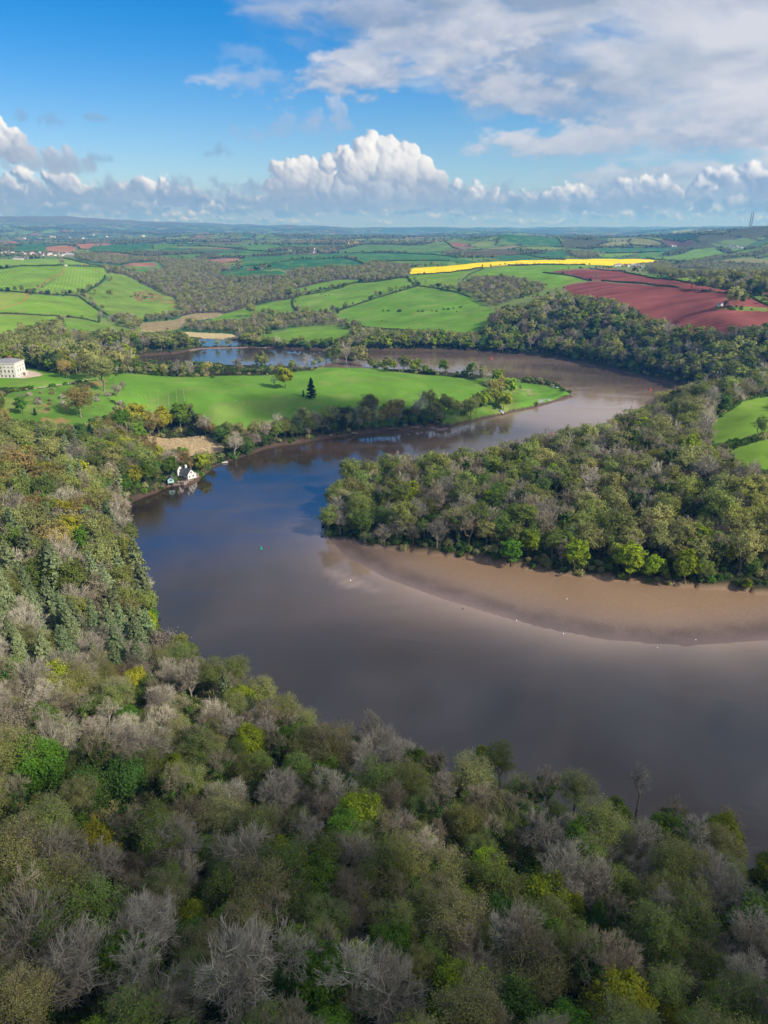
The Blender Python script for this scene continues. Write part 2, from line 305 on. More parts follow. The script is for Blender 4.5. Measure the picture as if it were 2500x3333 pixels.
def bank(h, sd):
    cap = .9+np.maximum(sd, 0)*.52+np.clip(sd, 0, 3)*.25
    k = 3.0; hh = np.clip(.5+.5*(cap-h)/k, 0, 1); land = cap*(1-hh)+h*hh-k*hh*(1-hh)
    land = np.maximum(land, .55+np.clip(sd, 0, 6)*.05)
    return np.where(sd >= 0, land, np.maximum(-3.0, .35+sd*.3))
H = bank(H0, SD)
H = np.where(SD > 990, np.maximum(H0, 1.0), H)
mm = (SD < 2) & (Yg > 250) & (Yg < 480) & (Xg > -80) & (Xg < 420)
md = segdist(Xg[mm], Yg[mm], mud); md = np.where(inpoly(Xg[mm], Yg[mm], mud), md, -md)
mdw = md+(fbm(Xg[mm]/12, Yg[mm]/12, 3)-.5)*3
H[mm] = np.maximum(np.where(mdw > -30, np.minimum(H[mm], 0), H[mm]), np.where(mdw > 0, np.minimum(mdw*.014, .5), mdw*.05))
_q = mm.copy(); _q[mm] = mdw > -5; md = md[mdw > -5]; mm = _q
m2 = inpoly(Xg, Yg, mud2) & False
for p in ponds:
    k = inpoly(Xg, Yg, p); H[k] = .2
def hgt(x, y):
    x = np.asarray(x, float); y = np.asarray(y, float)
    fi = np.interp(y, ys, np.arange(len(ys))); fj = np.interp(x/(y+200), us, np.arange(len(us)))
    i = np.minimum(fi.astype(int), len(ys)-2); j = np.minimum(fj.astype(int), len(us)-2); a = fi-i; b = fj-j
    return H[i, j]*(1-a)*(1-b)+H[i+1, j]*a*(1-b)+H[i, j+1]*(1-a)*b+H[i+1, j+1]*a*b
_ts = np.concatenate([np.arange(60, 2000, 2.0), np.geomspace(2000, 26000, 2400)])
def ground(X, Y, lift=0.0):
    d = raydir(X, Y); yy = _ts; xx = d[0]/d[1]*yy; zz = CAMZ+d[2]/d[1]*yy
    g = hgt(xx, yy)+lift; k = np.argmax(zz < g)
    if zz[k] >= g[k]: return d[0]/d[1]*9000, 9000.0
    if k == 0: return xx[0], yy[0]
    a = (zz[k-1]-g[k-1])/((zz[k-1]-g[k-1])-(zz[k]-g[k])+1e-9); y = yy[k-1]+(yy[k]-yy[k-1])*a
    return d[0]/d[1]*y, y
def gp(s): return [ground(*p) for p in fp(s)]
# ---------------------------------------------------------------- land cover
G1 = (.15, .27, .030); G2 = (.125, .235, .028); G3 = (.17, .29, .035); GY = (.20, .27, .045); TEAL = (.035, .12, .055); GD = (.075, .17, .035)
RED = (.20, .066, .056); PINK = (.30, .155, .10); YEL = (.80, .60, .006); TAN = (.40, .29, .14); BEI = (.20, .20, .09)
MEAD = (.112, .235, .030); MARSH = (.11, .24, .03); ROUGH = (.15, .21, .04)
# name, cover polygon, colour, row spacing (0 none), row direction in degrees
FIELDS = [
 ('field', '1 -300 357; 0 357; 380 352; 520 385; 620 402; 380 402; 180 395; 0 415; -300 440', G3, 9, 100),
 ('field', '1 -300 430; 0 418; 180 396; 380 402; 385 430; 160 555; 0 545; -300 530', G1, 9, 30),
 ('field', '1 385 402; 620 405; 632 450; 600 490; 470 570; 175 562; 385 432', G3, 9, 20),
 ('field', '1 -300 560; 0 555; 150 562; 160 590; 0 660; -300 680', GY, 0, 0),
 ('field', '1 -300 690; 0 665; 170 570; 470 585; 610 680; 600 690; 590 715; 370 695; 0 682', G1, 0, 0),
 ('field', '1 -300 700; 0 690; 355 700; 340 790; 330 800; 100 805 8; 0 850 8; -300 860', G3, 0, 0),
 ('field', '1 380 705; 600 740; 800 790; 900 830 8; 700 830 8; 400 825 8; 370 780', G2, 0, 0),
 ('pasture', '1 630 490; 680 440; 760 460; 900 530; 1060 600; 1080 660; 1000 700; 870 720; 720 700; 650 690; 540 600; 480 575', (.14, .235, .035), 0, 0),
 ('field', '1 60 305; 250 262; 390 272; 280 285; 270 310; 70 312', TEAL, 0, 0),
 ('ploughed_field', '1 275 283; 390 273; 470 295; 400 318; 290 318', PINK, 0, 0),
 ('ploughed_field', '1 395 262; 660 262; 660 272; 520 300; 470 292', PINK, 0, 0),
 ('ploughed_field', '1 0 250; 110 252; 60 270; 0 272', PINK, 0, 0),
 ('field', '1 520 300; 680 270; 915 265; 920 295; 760 322; 560 310', TEAL, 0, 0),
 ('field', '1 920 263; 1075 262; 1070 280; 960 300; 925 295', GD, 0, 0),
 ('field', '1 1080 262; 1180 262; 1230 278; 1090 280', TEAL, 0, 0),
 ('field', '1 1185 262; 1520 270; 1659 270; 1659 300; 1500 290; 1230 278', GD, 0, 0),
 ('field', '1 960 335; 1100 330; 1210 325; 1200 345; 1100 350; 970 352', GD, 0, 0),
 ('field', '1 1300 320; 1560 320; 1500 345; 1330 340', GD, 0, 0),
 ('ploughed_field', '1 735 395; 790 380; 940 378; 935 400; 830 398; 760 402', (.28, .14, .09), 0, 0),
 ('ploughed_field', '1 1240 365; 1350 348; 1450 352; 1380 375; 1250 378', (.26, .15, .10), 0, 0),
 ('field', '1 800 420; 860 405; 980 425; 900 455; 820 445', GD, 0, 0),
 ('field', '1 740 405; 800 395; 860 403; 790 420; 740 425', G2, 0, 0),
 ('field', '1 1400 520; 1440 490; 1458 520; 1440 530', G1, 0, 0),
 ('field', '2 -20 345; 300 330; 520 325; 700 318; 900 320; 1200 335; 1260 350; 1400 378; 1340 385; 1240 375; 1210 370; 820 365; 700 375; 640 350; 400 355; 100 395; -20 440', (.045, .145, .05), 0, 0),
 ('field', '2 100 395; 400 357; 600 352; 700 378; 715 405; 600 415; 480 410; 250 430; 130 400', (.03, .125, .055), 0, 0),
 ('field', '2 -150 430; 0 425; 240 435; 260 470; -170 468; -160 450', (.04, .14, .055), 0, 0),
 ('field', '2 790 370; 1210 368; 1220 395; 1100 400; 900 400; 780 380', GD, 0, 0),
 ('rapeseed_field', '2 985 448; 995 410; 1200 400; 1400 378; 1475 374; 3 0 373; 400 362; 830 355; 1000 362; 1070 375; 1000 378; 900 378; 740 395; 560 390; 300 388; 150 385; 60 395; 0 400; 2 1420 405; 1300 425; 1180 440; 1050 450; 990 452', YEL, 24, 80),
 ('pasture', '2 960 450; 1050 452; 1180 442; 1310 425; 1330 430; 1280 460; 1270 500; 1260 540; 1100 510; 1030 510; 980 470', G2, 0, 0),
 ('pasture', '2 300 590; 440 560; 560 535; 640 500; 960 470; 1000 510; 740 600; 560 660; 480 680; 400 685; 340 670; 300 630', G2, 0, 0),
 ('pasture', '2 520 700; 580 670; 750 605; 1030 520; 1260 555; 1340 580; 1490 660; 1440 740; 1380 790 8; 1100 770 6; 900 780 6; 750 760 5; 600 740 5', (.115, .235, .027), 0, 0),
 ('pasture', '2 60 645; 180 610; 280 595; 270 620; 290 670; 350 700; 340 710; 200 690; 100 690', G2, 0, 0),
 ('field', '2 280 545; 420 505; 560 480; 720 485; 560 520; 440 545; 300 565', G2, 0, 0),
 ('pasture', '2 70 810; 230 790; 260 770; 420 760; 520 758; 640 790; 640 820; 420 835 4; 200 850 4', G2, 0, 0),
 ('pasture', '1 1190 755; 1300 700; 1470 650; 1659 610; 2 60 645; 100 690; 40 715; 0 730; 1 1560 720; 1450 735; 1300 750', (.12, .24, .028), 0, 0),
 ('field', '2 0 275; 170 262; 440 262; 380 290; 280 290; 120 300; 0 320', GD, 0, 0),
 ('ploughed_field', '2 280 250; 450 242; 620 250; 600 263; 450 260', PINK, 0, 0),
 ('rapeseed_field', '2 600 263; 620 248; 715 252; 715 264', YEL, 0, 0),
 ('field', '2 500 320; 700 270; 960 275; 1200 285; 1260 300; 1000 320; 850 310', (.085, .17, .045), 0, 0),
 ('ploughed_field', '2 1210 258; 1290 258; 1350 275; 1250 285', (.25, .12, .08), 0, 0),
 ('ploughed_field', '2 1310 310; 1630 300; 1659 325; 1340 348; 1290 340', (.10, .085, .05), 0, 0),
 ('pasture', '3 -60 425; 0 415; 140 400; 300 390; 560 392; 620 408; 400 425; 310 440; 590 490; 450 510; 340 530; 250 500; 120 485; 0 460; -140 440; -200 440', (.13, .26, .03), 0, 0),
 ('ploughed_field', '3 370 430; 600 420; 700 425; 850 450; 1000 470; 1100 490; 1300 520; 1659 555; 1850 575; 1850 600; 1659 575; 1400 555; 1130 530; 900 505; 660 485; 600 485; 370 435', RED, 11, 78),
 ('ploughed_field', '3 435 520; 480 505; 640 488; 900 510; 1120 533; 1400 560; 1560 590; 1659 640; 1850 680; 1850 760 8; 1659 735 15; 1450 745 15; 1350 760 15; 1200 740 15; 1100 725 15; 900 670 15; 830 620 15; 740 590 15; 600 570 15; 500 560 12', RED, 9, 62),
 ('field', '3 1330 640; 1380 655; 1500 640; 1659 650; 1659 672; 1500 668; 1350 660', ROUGH, 0, 0),
 ('field', '3 1555 578; 1659 580; 1659 625; 1600 605', (.12, .2, .05), 0, 0),
 ('field', '3 930 350; 1200 300; 1350 285; 1550 300; 1530 330; 1350 345; 1240 370; 1000 362', (.12, .23, .035), 0, 0),
 ('field', '3 1270 370; 1540 345; 1659 360; 1850 370; 1850 395; 1659 395; 1450 388', BEI, 0, 0),
 ('field', '3 1100 410; 1300 420; 1460 455; 1280 450; 1120 450', (.12, .22, .06), 0, 0),
 ('field', '3 1100 465; 1250 460; 1400 490; 1260 500; 1110 475', G1, 0, 0),
 ('field', '3 620 282; 700 258; 820 250; 830 275; 700 288', BEI, 0, 0),
 ('field', '3 830 248; 880 232; 990 245; 1040 275; 880 278; 835 270', (.17, .18, .07), 0, 0),
 ('field', '3 580 290; 1100 280; 1150 300; 1000 318; 700 320', TEAL, 0, 0),
 ('ploughed_field', '3 1010 240; 1230 255; 1150 280; 1060 275', (.14, .075, .055), 0, 0),
 ('vineyard', '3 1000 225; 1070 208; 1220 225; 1240 250; 1100 245', (.035, .075, .035), 30, 40),
 ('field', '3 1070 195; 1240 180; 1330 185; 1290 198; 1120 200', (.30, .33, .05), 0, 0),
 ('field', '3 80 215; 240 210; 400 235; 430 285; 180 270; 0 225', TEAL, 0, 0),
 ('field', '3 690 240; 830 218; 900 225; 820 248; 700 255', (.15, .18, .08), 0, 0),
 ('ploughed_field', '3 0 305; 170 300; 190 325; 0 338', (.10, .085, .05), 0, 0),
 ('field', '3 0 340; 190 330; 320 360; 60 368', TEAL, 0, 0),
 ('field', '3 240 325; 440 300; 460 340; 360 350', TEAL, 0, 0),
 ('field', '3 600 330; 800 318; 860 322; 700 350', G2, 0, 0),
 ('field', '3 860 325; 960 312; 1060 320; 900 352', GD, 0, 0),
 ('field', '3 1330 190; 1420 185; 1400 200; 1350 205', (.2, .27, .05), 0, 0),
 ('reed_bed', '1 845 745; 930 735; 1060 720; 1100 700; 1180 685; 1280 680; 1345 682; 1290 710; 1200 720; 1150 740; 1090 770; 980 790; 900 790; 850 785', (.50, .37, .20), 0, 0),
 ('reed_bed', '1 1090 795; 1380 808; 1430 830; 1400 838; 1200 828; 1100 815', (.36, .28, .13), 0, 0),
 ('reed_bed', '4 830 690; 900 685; 1100 690; 1250 690; 1400 740; 1300 770 4; 1180 762 6; 1000 740 8; 850 715 4', (.33, .265, .13), 0, 0),
 ('salt_marsh', '5 1300 345; 1440 330; 1659 330; 6 170 362; 5 1659 530; 1520 575; 1420 610; 1280 615; 1180 630; 1180 560; 1300 520; 1420 500; 1500 440; 1480 380', (.11, .2, .03), 0, 0),
 ('meadow', '4 690 320; 760 300; 900 315; 1050 325; 1300 320; 1500 318; 5 0 318; 150 315; 300 300; 430 270; 560 253; 640 250; 740 272; 850 290; 1000 305; 1200 322; 1400 342; 1490 385; 1520 420; 1500 450; 1400 470 6; 1300 500 8; 1180 520 8; 960 540 8; 870 565 8; 750 575 8; 550 575 8; 420 580 8; 300 590 8; 250 605 8; 150 615 8; 0 615 8; 4 1450 592 8; 1250 582 8; 1180 535 6; 1140 480 5; 900 520 5; 760 490 4; 640 450; 560 440; 620 400; 680 380', MEAD, 0, 0),
 ('lawn', '4 -300 345; 0 338; 150 290; 160 262; 260 290; 380 320; 470 305; 560 310; 680 300; 700 330; 560 345; 400 370; 200 395; 0 410; -300 430', (.13, .27, .03), 0, 0),
 ('orchard', '4 60 420; 200 400; 400 375; 560 350; 680 330; 690 380; 640 450; 700 500; 660 560; 400 610 4; 250 575 4; 60 570 4; 0 540; 0 470', (.10, .20, .03), 0, 0),
 ('gravel_drive', '4 95 334; 125 300; 135 280; 180 288; 240 302; 257 311; 245 320; 190 328; 140 334', (.55, .44, .36), 0, 0),
 ('salt_marsh', '5 1420 590; 1500 560; 1580 525; 1630 480; 1640 440; 1650 380; 6 160 360; 250 366; 340 382; 420 400; 470 436; 400 458; 300 490; 220 512; 100 535; 0 558', MARSH, 0, 0),
 ('pasture', '6 1290 640; 1350 580; 1480 500; 1560 450; 1659 440; 1800 420; 1950 600; 1659 670; 1400 742; 1330 745', (.15, .265, .035), 0, 0),
 ('pasture', '6 1420 780; 1500 742; 1659 700; 1950 640; 1950 900; 1659 865 3; 1600 830 6; 1480 812 4', (.16, .275, .035), 0, 0),
 ('gravel_track', '4 180 398; 250 385; 400 366; 480 350; 560 335; 562 339; 480 355; 400 372; 255 390; 182 402', (.33, .30, .20), 0, 0),
 ('gravel_track', '1 375 405; 392 405; 390 435; 300 480; 175 560; 170 595; 120 625; 0 662; 0 655; 110 620; 155 590; 150 555; 290 475; 374 432', (.26, .20, .06), 0, 0),
]
xf = Xg.ravel(); yf = Yg.ravel(); hf = H.ravel(); sdf = SD.ravel()
NV = xf.size
n1 = fbm(xf/45, yf/45, 4); n2 = fbm(xf/9, yf/9, 3)
col = np.empty((NV, 3)); col[:] = (.035, .038, .018)
col *= (.6+.8*n2)[:, None]
cls = np.full(NV, -1)
# distant patchwork: jittered cells
def patchwork(x, y, size):
    wx = (fbm(x/size*.6, y/size*.6, 2)-.5)*size*1.1; wy = (fbm(x/size*.6+40, y/size*.6+9, 2)-.5)*size*1.1
    gx = (x+wx)/size; gy = (y+wy)/size/.8
    ix = np.floor(gx); iy = np.floor(gy); b1 = np.full(x.shape, 9.); b2 = b1.copy(); idn = np.zeros(x.shape)
    for i in (-1, 0, 1):
        for j in (-1, 0, 1):
            cx = ix+i; cy = iy+j; h1 = _perm[cx.astype(int) & 255, cy.astype(int) & 255]; h2 = _perm[(cy.astype(int)+91) & 255, (cx.astype(int)+33) & 255]
            d = np.hypot(gx-cx-h1, gy-cy-h2); nb = d < b1
            b2 = np.where(nb, b1, np.minimum(b2, d)); idn = np.where(nb, h1*.5+h2*.5, idn); b1 = np.where(nb, d, b1)
    return idn, (b2-b1)*size*.5
fr = yf > 1400
idn, edge = patchwork(xf[fr], yf[fr], 210.)
pal = np.array([(.13, .22, .06), (.15, .25, .06), (.06, .14, .05), (.15, .20, .06), (.045, .13, .06), (.16, .22, .06), (.09, .17, .05), (.20, .13, .08), (.12, .19, .06), (.07, .15, .05), (.20, .19, .10)])
pc = pal[(idn*9973 % len(pal)).astype(int)]
wd = fbm(xf[fr]/420+9, yf[fr]/420, 4)
# far woodland tone where the wood noise is high
WOODC = np.array((.050, .055, .030))
pc = np.where(((wd > .555) & (yf[fr] > 3600))[:, None], WOODC*1.6, pc)
pc = np.where(((edge < 4+yf[fr]*.0012) & (yf[fr] > 3000))[:, None], WOODC*1.2, pc)
t_ = np.clip((yf[fr]-12500)/4000, 0, 1)[:, None]*np.clip(.6-xf[fr]/(yf[fr])*1.2, 0, 1)[:, None]*np.clip((hf[fr]-280)/120, 0, 1)[:, None]
pc = pc*(1-t_)+np.array((.13, .10, .055))*t_
kfar = np.clip((yf[fr]-1450)/60, 0, 1)[:, None]
col[fr] = col[fr]*(1-kfar)+pc*kfar
row = np.zeros(NV); ramp = np.zeros(NV); wet = np.zeros(NV)
VALLEY = [('1 640 440; 760 455; 900 525; 1060 600; 1090 700; 1200 690; 1350 690; 1500 650; 1659 600; 2 0 640; 300 590; 270 545; 450 500; 960 470; 990 400; 700 410; 480 412; 250 430; 260 470; 1 1480 470; 1330 400; 1240 380; 1000 420; 850 455; 740 440; 660 420; 620 400'),
          ('3 1060 500; 1100 410; 1240 370; 1659 395; 1850 400; 1850 560; 1659 550; 1300 515; 1110 480')]
VALLEY = [smoothpoly(gp(s), 0) for s in VALLEY]
for p in VALLEY:
    k = inpoly(xf, yf, p); col[k] = np.array((.12, .105, .07))*(.7+.6*n1[k])[:, None]
FP = []
def cutpoly(p):
    o = []
    for i in range(len(p)):
        a = p[i]; b = p[(i+1) % len(p)]; o += [(a[0]*.88+b[0]*.12, a[1]*.88+b[1]*.12), (a[0]*.12+b[0]*.88, a[1]*.12+b[1]*.88)]
    return o
for i, (nm, s, c, sp, ang) in enumerate(FIELDS):
    poly = gp(s); poly = cutpoly(poly); FP.append(poly)
    k = inpoly(xf, yf, poly)
    if nm in ('meadow', 'lawn', 'orchard', 'salt_marsh', 'pasture', 'reed_bed'): k &= sdf > 1.5
    c = np.array(c); b = 1+(n1[k]-.5)*.6+(n2[k]-.5)*(.22 if nm not in ('orchard', 'salt_marsh', 'reed_bed') else .55)
    cc = c*b[:, None]
    if nm in ('orchard', 'pasture', 'salt_marsh', 'meadow', 'field', 'lawn'):
        yl = np.clip((fbm(xf[k]/24+5, yf[k]/24, 3)-.52)*5, 0, 1)[:, None]*(.75 if nm in ('orchard', 'salt_marsh') else .42)
        cc = cc*(1-yl)+np.array((.20, .24, .07))*yl*b[:, None]
    if nm == 'ploughed_field': cc = cc*(1+np.clip(fbm(xf[k]/90, yf[k]/30, 3)-.5, -.3, .3)[:, None]*.9)
    col[k] = cc; cls[k] = i
    if sp:
        a = radians(ang); row[k] = (xf[k]*cos(a)+yf[k]*sin(a))/sp; ramp[k] = {'ploughed_field': .17, 'vineyard': .9, 'rapeseed_field': .14}.get(nm, .13)
# muddy shore
kk = (sdf < 2.4) & (cls < 0) | (sdf < 1.2)
col[kk] = np.array((.075, .048, .032))*(.7+.6*n2[kk])[:, None]; wet[kk] = .6
mk = mm.ravel() | m2.ravel(); mdk = np.zeros(NV); mdk[mm.ravel()] = md
mlk = np.full(NV, 99.); mlk[mk] = segdist(xf[mk], yf[mk], mudline, False); bl = np.clip((mlk-6)/34, 0, 1)[:, None]
mc = np.array((.185, .135, .12))*(1-bl)+np.array((.235, .155, .095))*bl
stre = fbm(xf/7, yf/7, 3); band = np.zeros(NV); dml = segdist(xf[mk], yf[mk], mudline, False); band[mk] = np.exp(-((dml-11)/8)**2)
col[mk] = (mc*(1-.36*(np.clip((stre+.1)*1.4, 0, 1)*band)[:, None])*(.85+.3*n1)[:, None])[mk]; wet[mk] = .8+.19*band[mk]
pk = np.zeros(NV, bool)
cls[mk] = 900
# bare red-brown patches on the creek hillside, purple flats on the marsh
def patch(s, c, thr, sc):
    k = inpoly(xf, yf, gp(s)); f = np.clip((fbm(xf[k]/sc, yf[k]/sc, 3)-thr)*8, 0, 1)[:, None]; col[k] = col[k]*(1-f)+np.array(c)*f
patch('1 760 560; 900 540; 1060 610; 1080 660; 940 610; 830 610', (.22, .13, .07), .42, 16)
patch('4 200 500; 420 470; 420 610; 250 600', (.24, .17, .07), .5, 9)
patch('4 560 350; 640 340; 640 380; 500 380', (.24, .19, .08), .42, 9)
patch('6 180 400; 240 395; 250 450; 190 440', (.30, .25, .17), .5, 5)
patch('6 270 460; 350 455; 360 480; 280 482', (.26, .26, .30), .5, 4)
# --- faces by cover -> objects
R_, C_ = H.shape
ii = np.arange(R_*C_).reshape(R_, C_)
quads = np.stack([ii[:-1, :-1], ii[:-1, 1:], ii[1:, 1:], ii[1:, :-1]], -1).reshape(-1, 4)
def mkmesh(name, V, parts, smooth=False):
    """parts: list of (faces n x k, material index)"""
    me = bpy.data.meshes.new(name)
    V = np.asarray(V, np.float32); me.vertices.add(len(V)); me.vertices.foreach_set('co', V.ravel())
    parts = [(np.asarray(f), m) for f, m in parts if len(f)]
    nl = sum(f.size for f, m in parts); nf = sum(len(f) for f, m in parts)
    me.loops.add(nl); me.polygons.add(nf)
    me.loops.foreach_set('vertex_index', np.concatenate([f.ravel() for f, m in parts]).astype(np.int32))
    tot = np.concatenate([np.full(len(f), f.shape[1]) for f, m in parts]); st = np.concatenate([[0], np.cumsum(tot)[:-1]])
    me.polygons.foreach_set('loop_start', st.astype(np.int32))
    try: me.polygons.foreach_set('loop_total', tot.astype(np.int32))
    except Exception: pass
    me.polygons.foreach_set('material_index', np.concatenate([np.full(len(f), m) for f, m in parts]).astype(np.int32))
    me.polygons.foreach_set('use_smooth', np.full(nf, smooth))
    me.update(); return me
def link(name, me, mats=(), parent=None, label=None, cat=None, group=None, kind=None, loc=None):
    o = bpy.data.objects.new(name, me); COL.objects.link(o)
    if me is not None and not len(me.materials):
        for m in mats: me.materials.append(m)
    if parent is not None: o.parent = parent
    for k, v in (('label', label), ('category', cat), ('group', group), ('kind', kind)):
        if v: o[k] = v
    if loc is not None: o.location = loc
    return o
def newmat(name):
    m = bpy.data.materials.new(name); m.use_nodes = True; m.node_tree.nodes.clear(); return m, NG(m.node_tree)
def out(G, sh): o = G.n.new('ShaderNodeOutputMaterial'); G.l.new(sh, o.inputs[0])
def ground_mat():
    m, G = newmat('land_surface')
    a = G.node('ShaderNodeAttribute', attribute_name='cover'); r = G.node('ShaderNodeAttribute', attribute_name='rows')
    s = G.node('ShaderNodeSeparateXYZ', {0: r.outputs['Vector']})
    tc = G.node('ShaderNodeNewGeometry').outputs['Position']
    n = G.noise(tc, .8, 5, .7); nn = G.noise(tc, .09, 4, .6)
    c = G.mix(1.0, a.outputs['Color'], G.node('ShaderNodeCombineXYZ', {0: G.m('ADD', .62, G.m('MULTIPLY', n, .76)), 1: G.m('ADD', .66, G.m('MULTIPLY', n, .68)), 2: G.m('ADD', .66, G.m('MULTIPLY', n, .68))}).outputs[0], 'MULTIPLY')
    fine = G.noise(G.node('ShaderNodeVectorMath', {0: tc, 1: (1, 2.2, 1)}, operation='MULTIPLY').outputs[0], .55, 4, .75)
    mdk = G.m('SUBTRACT', 1.0, G.m('MULTIPLY', G.m('MULTIPLY', G.ss(fine, .5, .72), .55), G.ss(s.outputs[2], .8, .99)))
    c = G.mix(1.0, c, G.node('ShaderNodeCombineXYZ', {0: mdk, 1: mdk, 2: mdk}).outputs[0], 'MULTIPLY')
    tr = G.m('MULTIPLY', G.m('MULTIPLY', G.m('ADD', G.m('SINE', G.m('MULTIPLY', s.outputs[0], 6.2832)), -.2), s.outputs[1]), G.m('ADD', .4, nn))
    c = G.mix(1.0, c, G.node('ShaderNodeCombineXYZ', {0: G.m('ADD', 1.0, tr), 1: G.m('ADD', 1.0, tr), 2: G.m('ADD', 1.0, tr)}).outputs[0], 'MULTIPLY')
    bmp = G.node('ShaderNodeBump', {'Strength': .5, 'Distance': .6, 'Height': n})
    bs = G.node('ShaderNodeBsdfPrincipled', {'Base Color': c, 'Roughness': G.m('SUBTRACT', .95, G.m('MULTIPLY', s.outputs[2], .62)), 'Specular IOR Level': G.m('MULTIPLY', s.outputs[2], .5)})
    G.l.new(bmp.outputs[0], bs.inputs['Normal'])
    out(G, bs.outputs[0]); return m
M_LAND = ground_mat()
allV = np.stack([xf, yf, hf], -1)
fy = (Yg[:-1, :-1]+0).ravel()
fcls = cls[quads[:, 0]]
def land(name, sel, kind='structure', **kw):
    q = quads[sel]
    if not len(q): return None
    u, inv = np.unique(q, return_inverse=True)
    me = mkmesh(name, allV[u], [(inv.reshape(-1, 4), 0)], True)
    a = me.attributes.new('cover', 'FLOAT_COLOR', 'POINT'); a.data.foreach_set('color', np.c_[col[u], np.ones(len(u))].astype(np.float32).ravel())
    a = me.attributes.new('rows', 'FLOAT_VECTOR', 'POINT'); a.data.foreach_set('vector', np.stack([row[u], ramp[u], wet[u]], -1).astype(np.float32).ravel())
    return link(name, me, (M_LAND,), kind=kind, **kw)
nm2 = {}
for i, f in enumerate(FIELDS): nm2.setdefault(i, f[0])
land('ground', (fcls < 0) & (fy < 3000)); land('hills', (fcls < 0) & (fy >= 3000)); land('mud_flat', fcls == 900)
for i in nm2: land(nm2[i], fcls == i)
# ---------------------------------------------------------------- water
def water_mat():
    m, G = newmat('river_water')
    pos = G.node('ShaderNodeNewGeometry').outputs['Position']
    big = G.noise(pos, .006, 4, .6, .6); r1 = G.noise(pos, 1.1, 3, .6); r2 = G.noise(pos, .16, 3, .55)
    st = G.node('ShaderNodeVectorMath', {0: pos, 1: (.35, 1.0, 1)}, operation='MULTIPLY').outputs[0]
    strk = G.noise(st, .02, 4, .6, 1.2)
    c = G.mix(G.ss(big, .35, .65), (.011, .009, .008), (.044, .028, .017))
    a = G.node('ShaderNodeAttribute', attribute_name='shallow_sheen').outputs['Fac']
    c = G.mix(G.m('MULTIPLY', G.m('ADD', a, G.m('MULTIPLY', G.m('SUBTRACT', strk, .5), G.m('MULTIPLY', a, .6)), clamp=True), .9), c, (.35, .25, .19))
    h = G.m('ADD', G.m('MULTIPLY', r1, G.m('ADD', .3, G.m('MULTIPLY', G.ss(strk, .45, .62), 1.0))), G.m('MULTIPLY', r2, .8))
    bmp = G.node('ShaderNodeBump', {'Strength': .08, 'Distance': .5, 'Height': h})
    rough = G.m('ADD', .05, G.m('MULTIPLY', G.ss(strk, .45, .60), .13))
    bs = G.node('ShaderNodeBsdfPrincipled', {'Base Color': c, 'Roughness': rough, 'IOR': 1.52, 'Specular IOR Level': .95})
    G.l.new(bmp.outputs[0], bs.inputs['Normal']); out(G, bs.outputs[0]); return m
def water():
    gx, gy = np.meshgrid(np.linspace(-900, 900, 361), np.linspace(120, 1460, 271))
    w, h = 361, 271; V = np.stack([gx.ravel(), gy.ravel(), np.zeros(gx.size)], -1)
    i = np.arange(w*h).reshape(h, w); q = np.stack([i[:-1, :-1], i[:-1, 1:], i[1:, 1:], i[1:, :-1]], -1).reshape(-1, 4)
    me = mkmesh('water', V, [(q, 0)], True)
    x, y = V[:, 0], V[:, 1]
    dm = segdist(x, y, mud); dm = np.where(inpoly(x, y, mud), 0, dm)
    sh = np.exp(-dm/28)*.75; dm3 = segdist(x, y, mudline, False); sh = np.maximum(sh, np.where(dm > 0, .62*np.exp(-(dm3/4)**2), 0)); d2 = segdist(x, y, mud2); d2 = np.where(inpoly(x, y, mud2), 0, d2); sh = np.maximum(sh, .8*np.exp(-d2/5)*(.4+fbm(x/14, y/8, 3)))  # real shallows, plus a pale waterline strip: reflection put into the colour
    for cx, cy, rx, ry, v in ((240, 840, 210, 170, .9), (150, 1150, 420, 130, .55), (330, 285, 130, 60, .4)):  # far bend paled: reflected cloud painted into the water's base colour
        sh = np.maximum(sh, v*np.exp(-((x-cx)/rx)**2-((y-cy)/ry)**2))
    a = me.attributes.new('shallow_sheen', 'FLOAT', 'POINT'); a.data.foreach_set('value', sh.astype(np.float32))
    link('water', me, (water_mat(),), kind='structure')
    for p in ponds:
        p = np.array(p); me = mkmesh('pond', np.c_[p, np.full(len(p), .42)], [(np.arange(len(p))[None], 0)]); link('pond', me, (bpy.data.materials['river_water'],), kind='structure')
water()
# ---------------------------------------------------------------- tree materials
def leaf_mat(name, c, trans=.34, var=.36, hue=.03, rough=.6, nscale=.35):
    m, G = newmat(name)
    oi = G.node('ShaderNodeObjectInfo'); ge = G.node('ShaderNodeNewGeometry')
    tc = G.node('ShaderNodeTexCoord').outputs['Object']
    n = G.noise(tc, nscale, 3, .6)
    v = G.m('MULTIPLY', G.m('ADD', 1-var/2, G.m('MULTIPLY', ge.outputs['Random Per Island'], var)), G.m('ADD', .66, G.m('MULTIPLY', oi.outputs['Random'], .68)))
    v = G.m('MULTIPLY', v, G.m('ADD', .55, G.m('MULTIPLY', n, .9)))
    h = G.m('ADD', .5-hue, G.m('ADD', G.m('MULTIPLY', G.m('FRACT', G.m('MULTIPLY', oi.outputs['Random'], 7.31)), hue*1.3), G.m('MULTIPLY', n, hue*.8)))
    cc = G.node('ShaderNodeHueSaturation', {'Hue': h, 'Saturation': 1.0, 'Value': v, 'Color': tuple(c)+(1,)}).outputs[0]
    d = G.node('ShaderNodeBsdfDiffuse', {'Color': cc}); t = G.node('ShaderNodeBsdfTranslucent', {'Color': cc})
    mx = G.node('ShaderNodeMixShader', {0: trans}); G.l.new(d.outputs[0], mx.inputs[1]); G.l.new(t.outputs[0], mx.inputs[2])
    out(G, mx.outputs[0]); return m
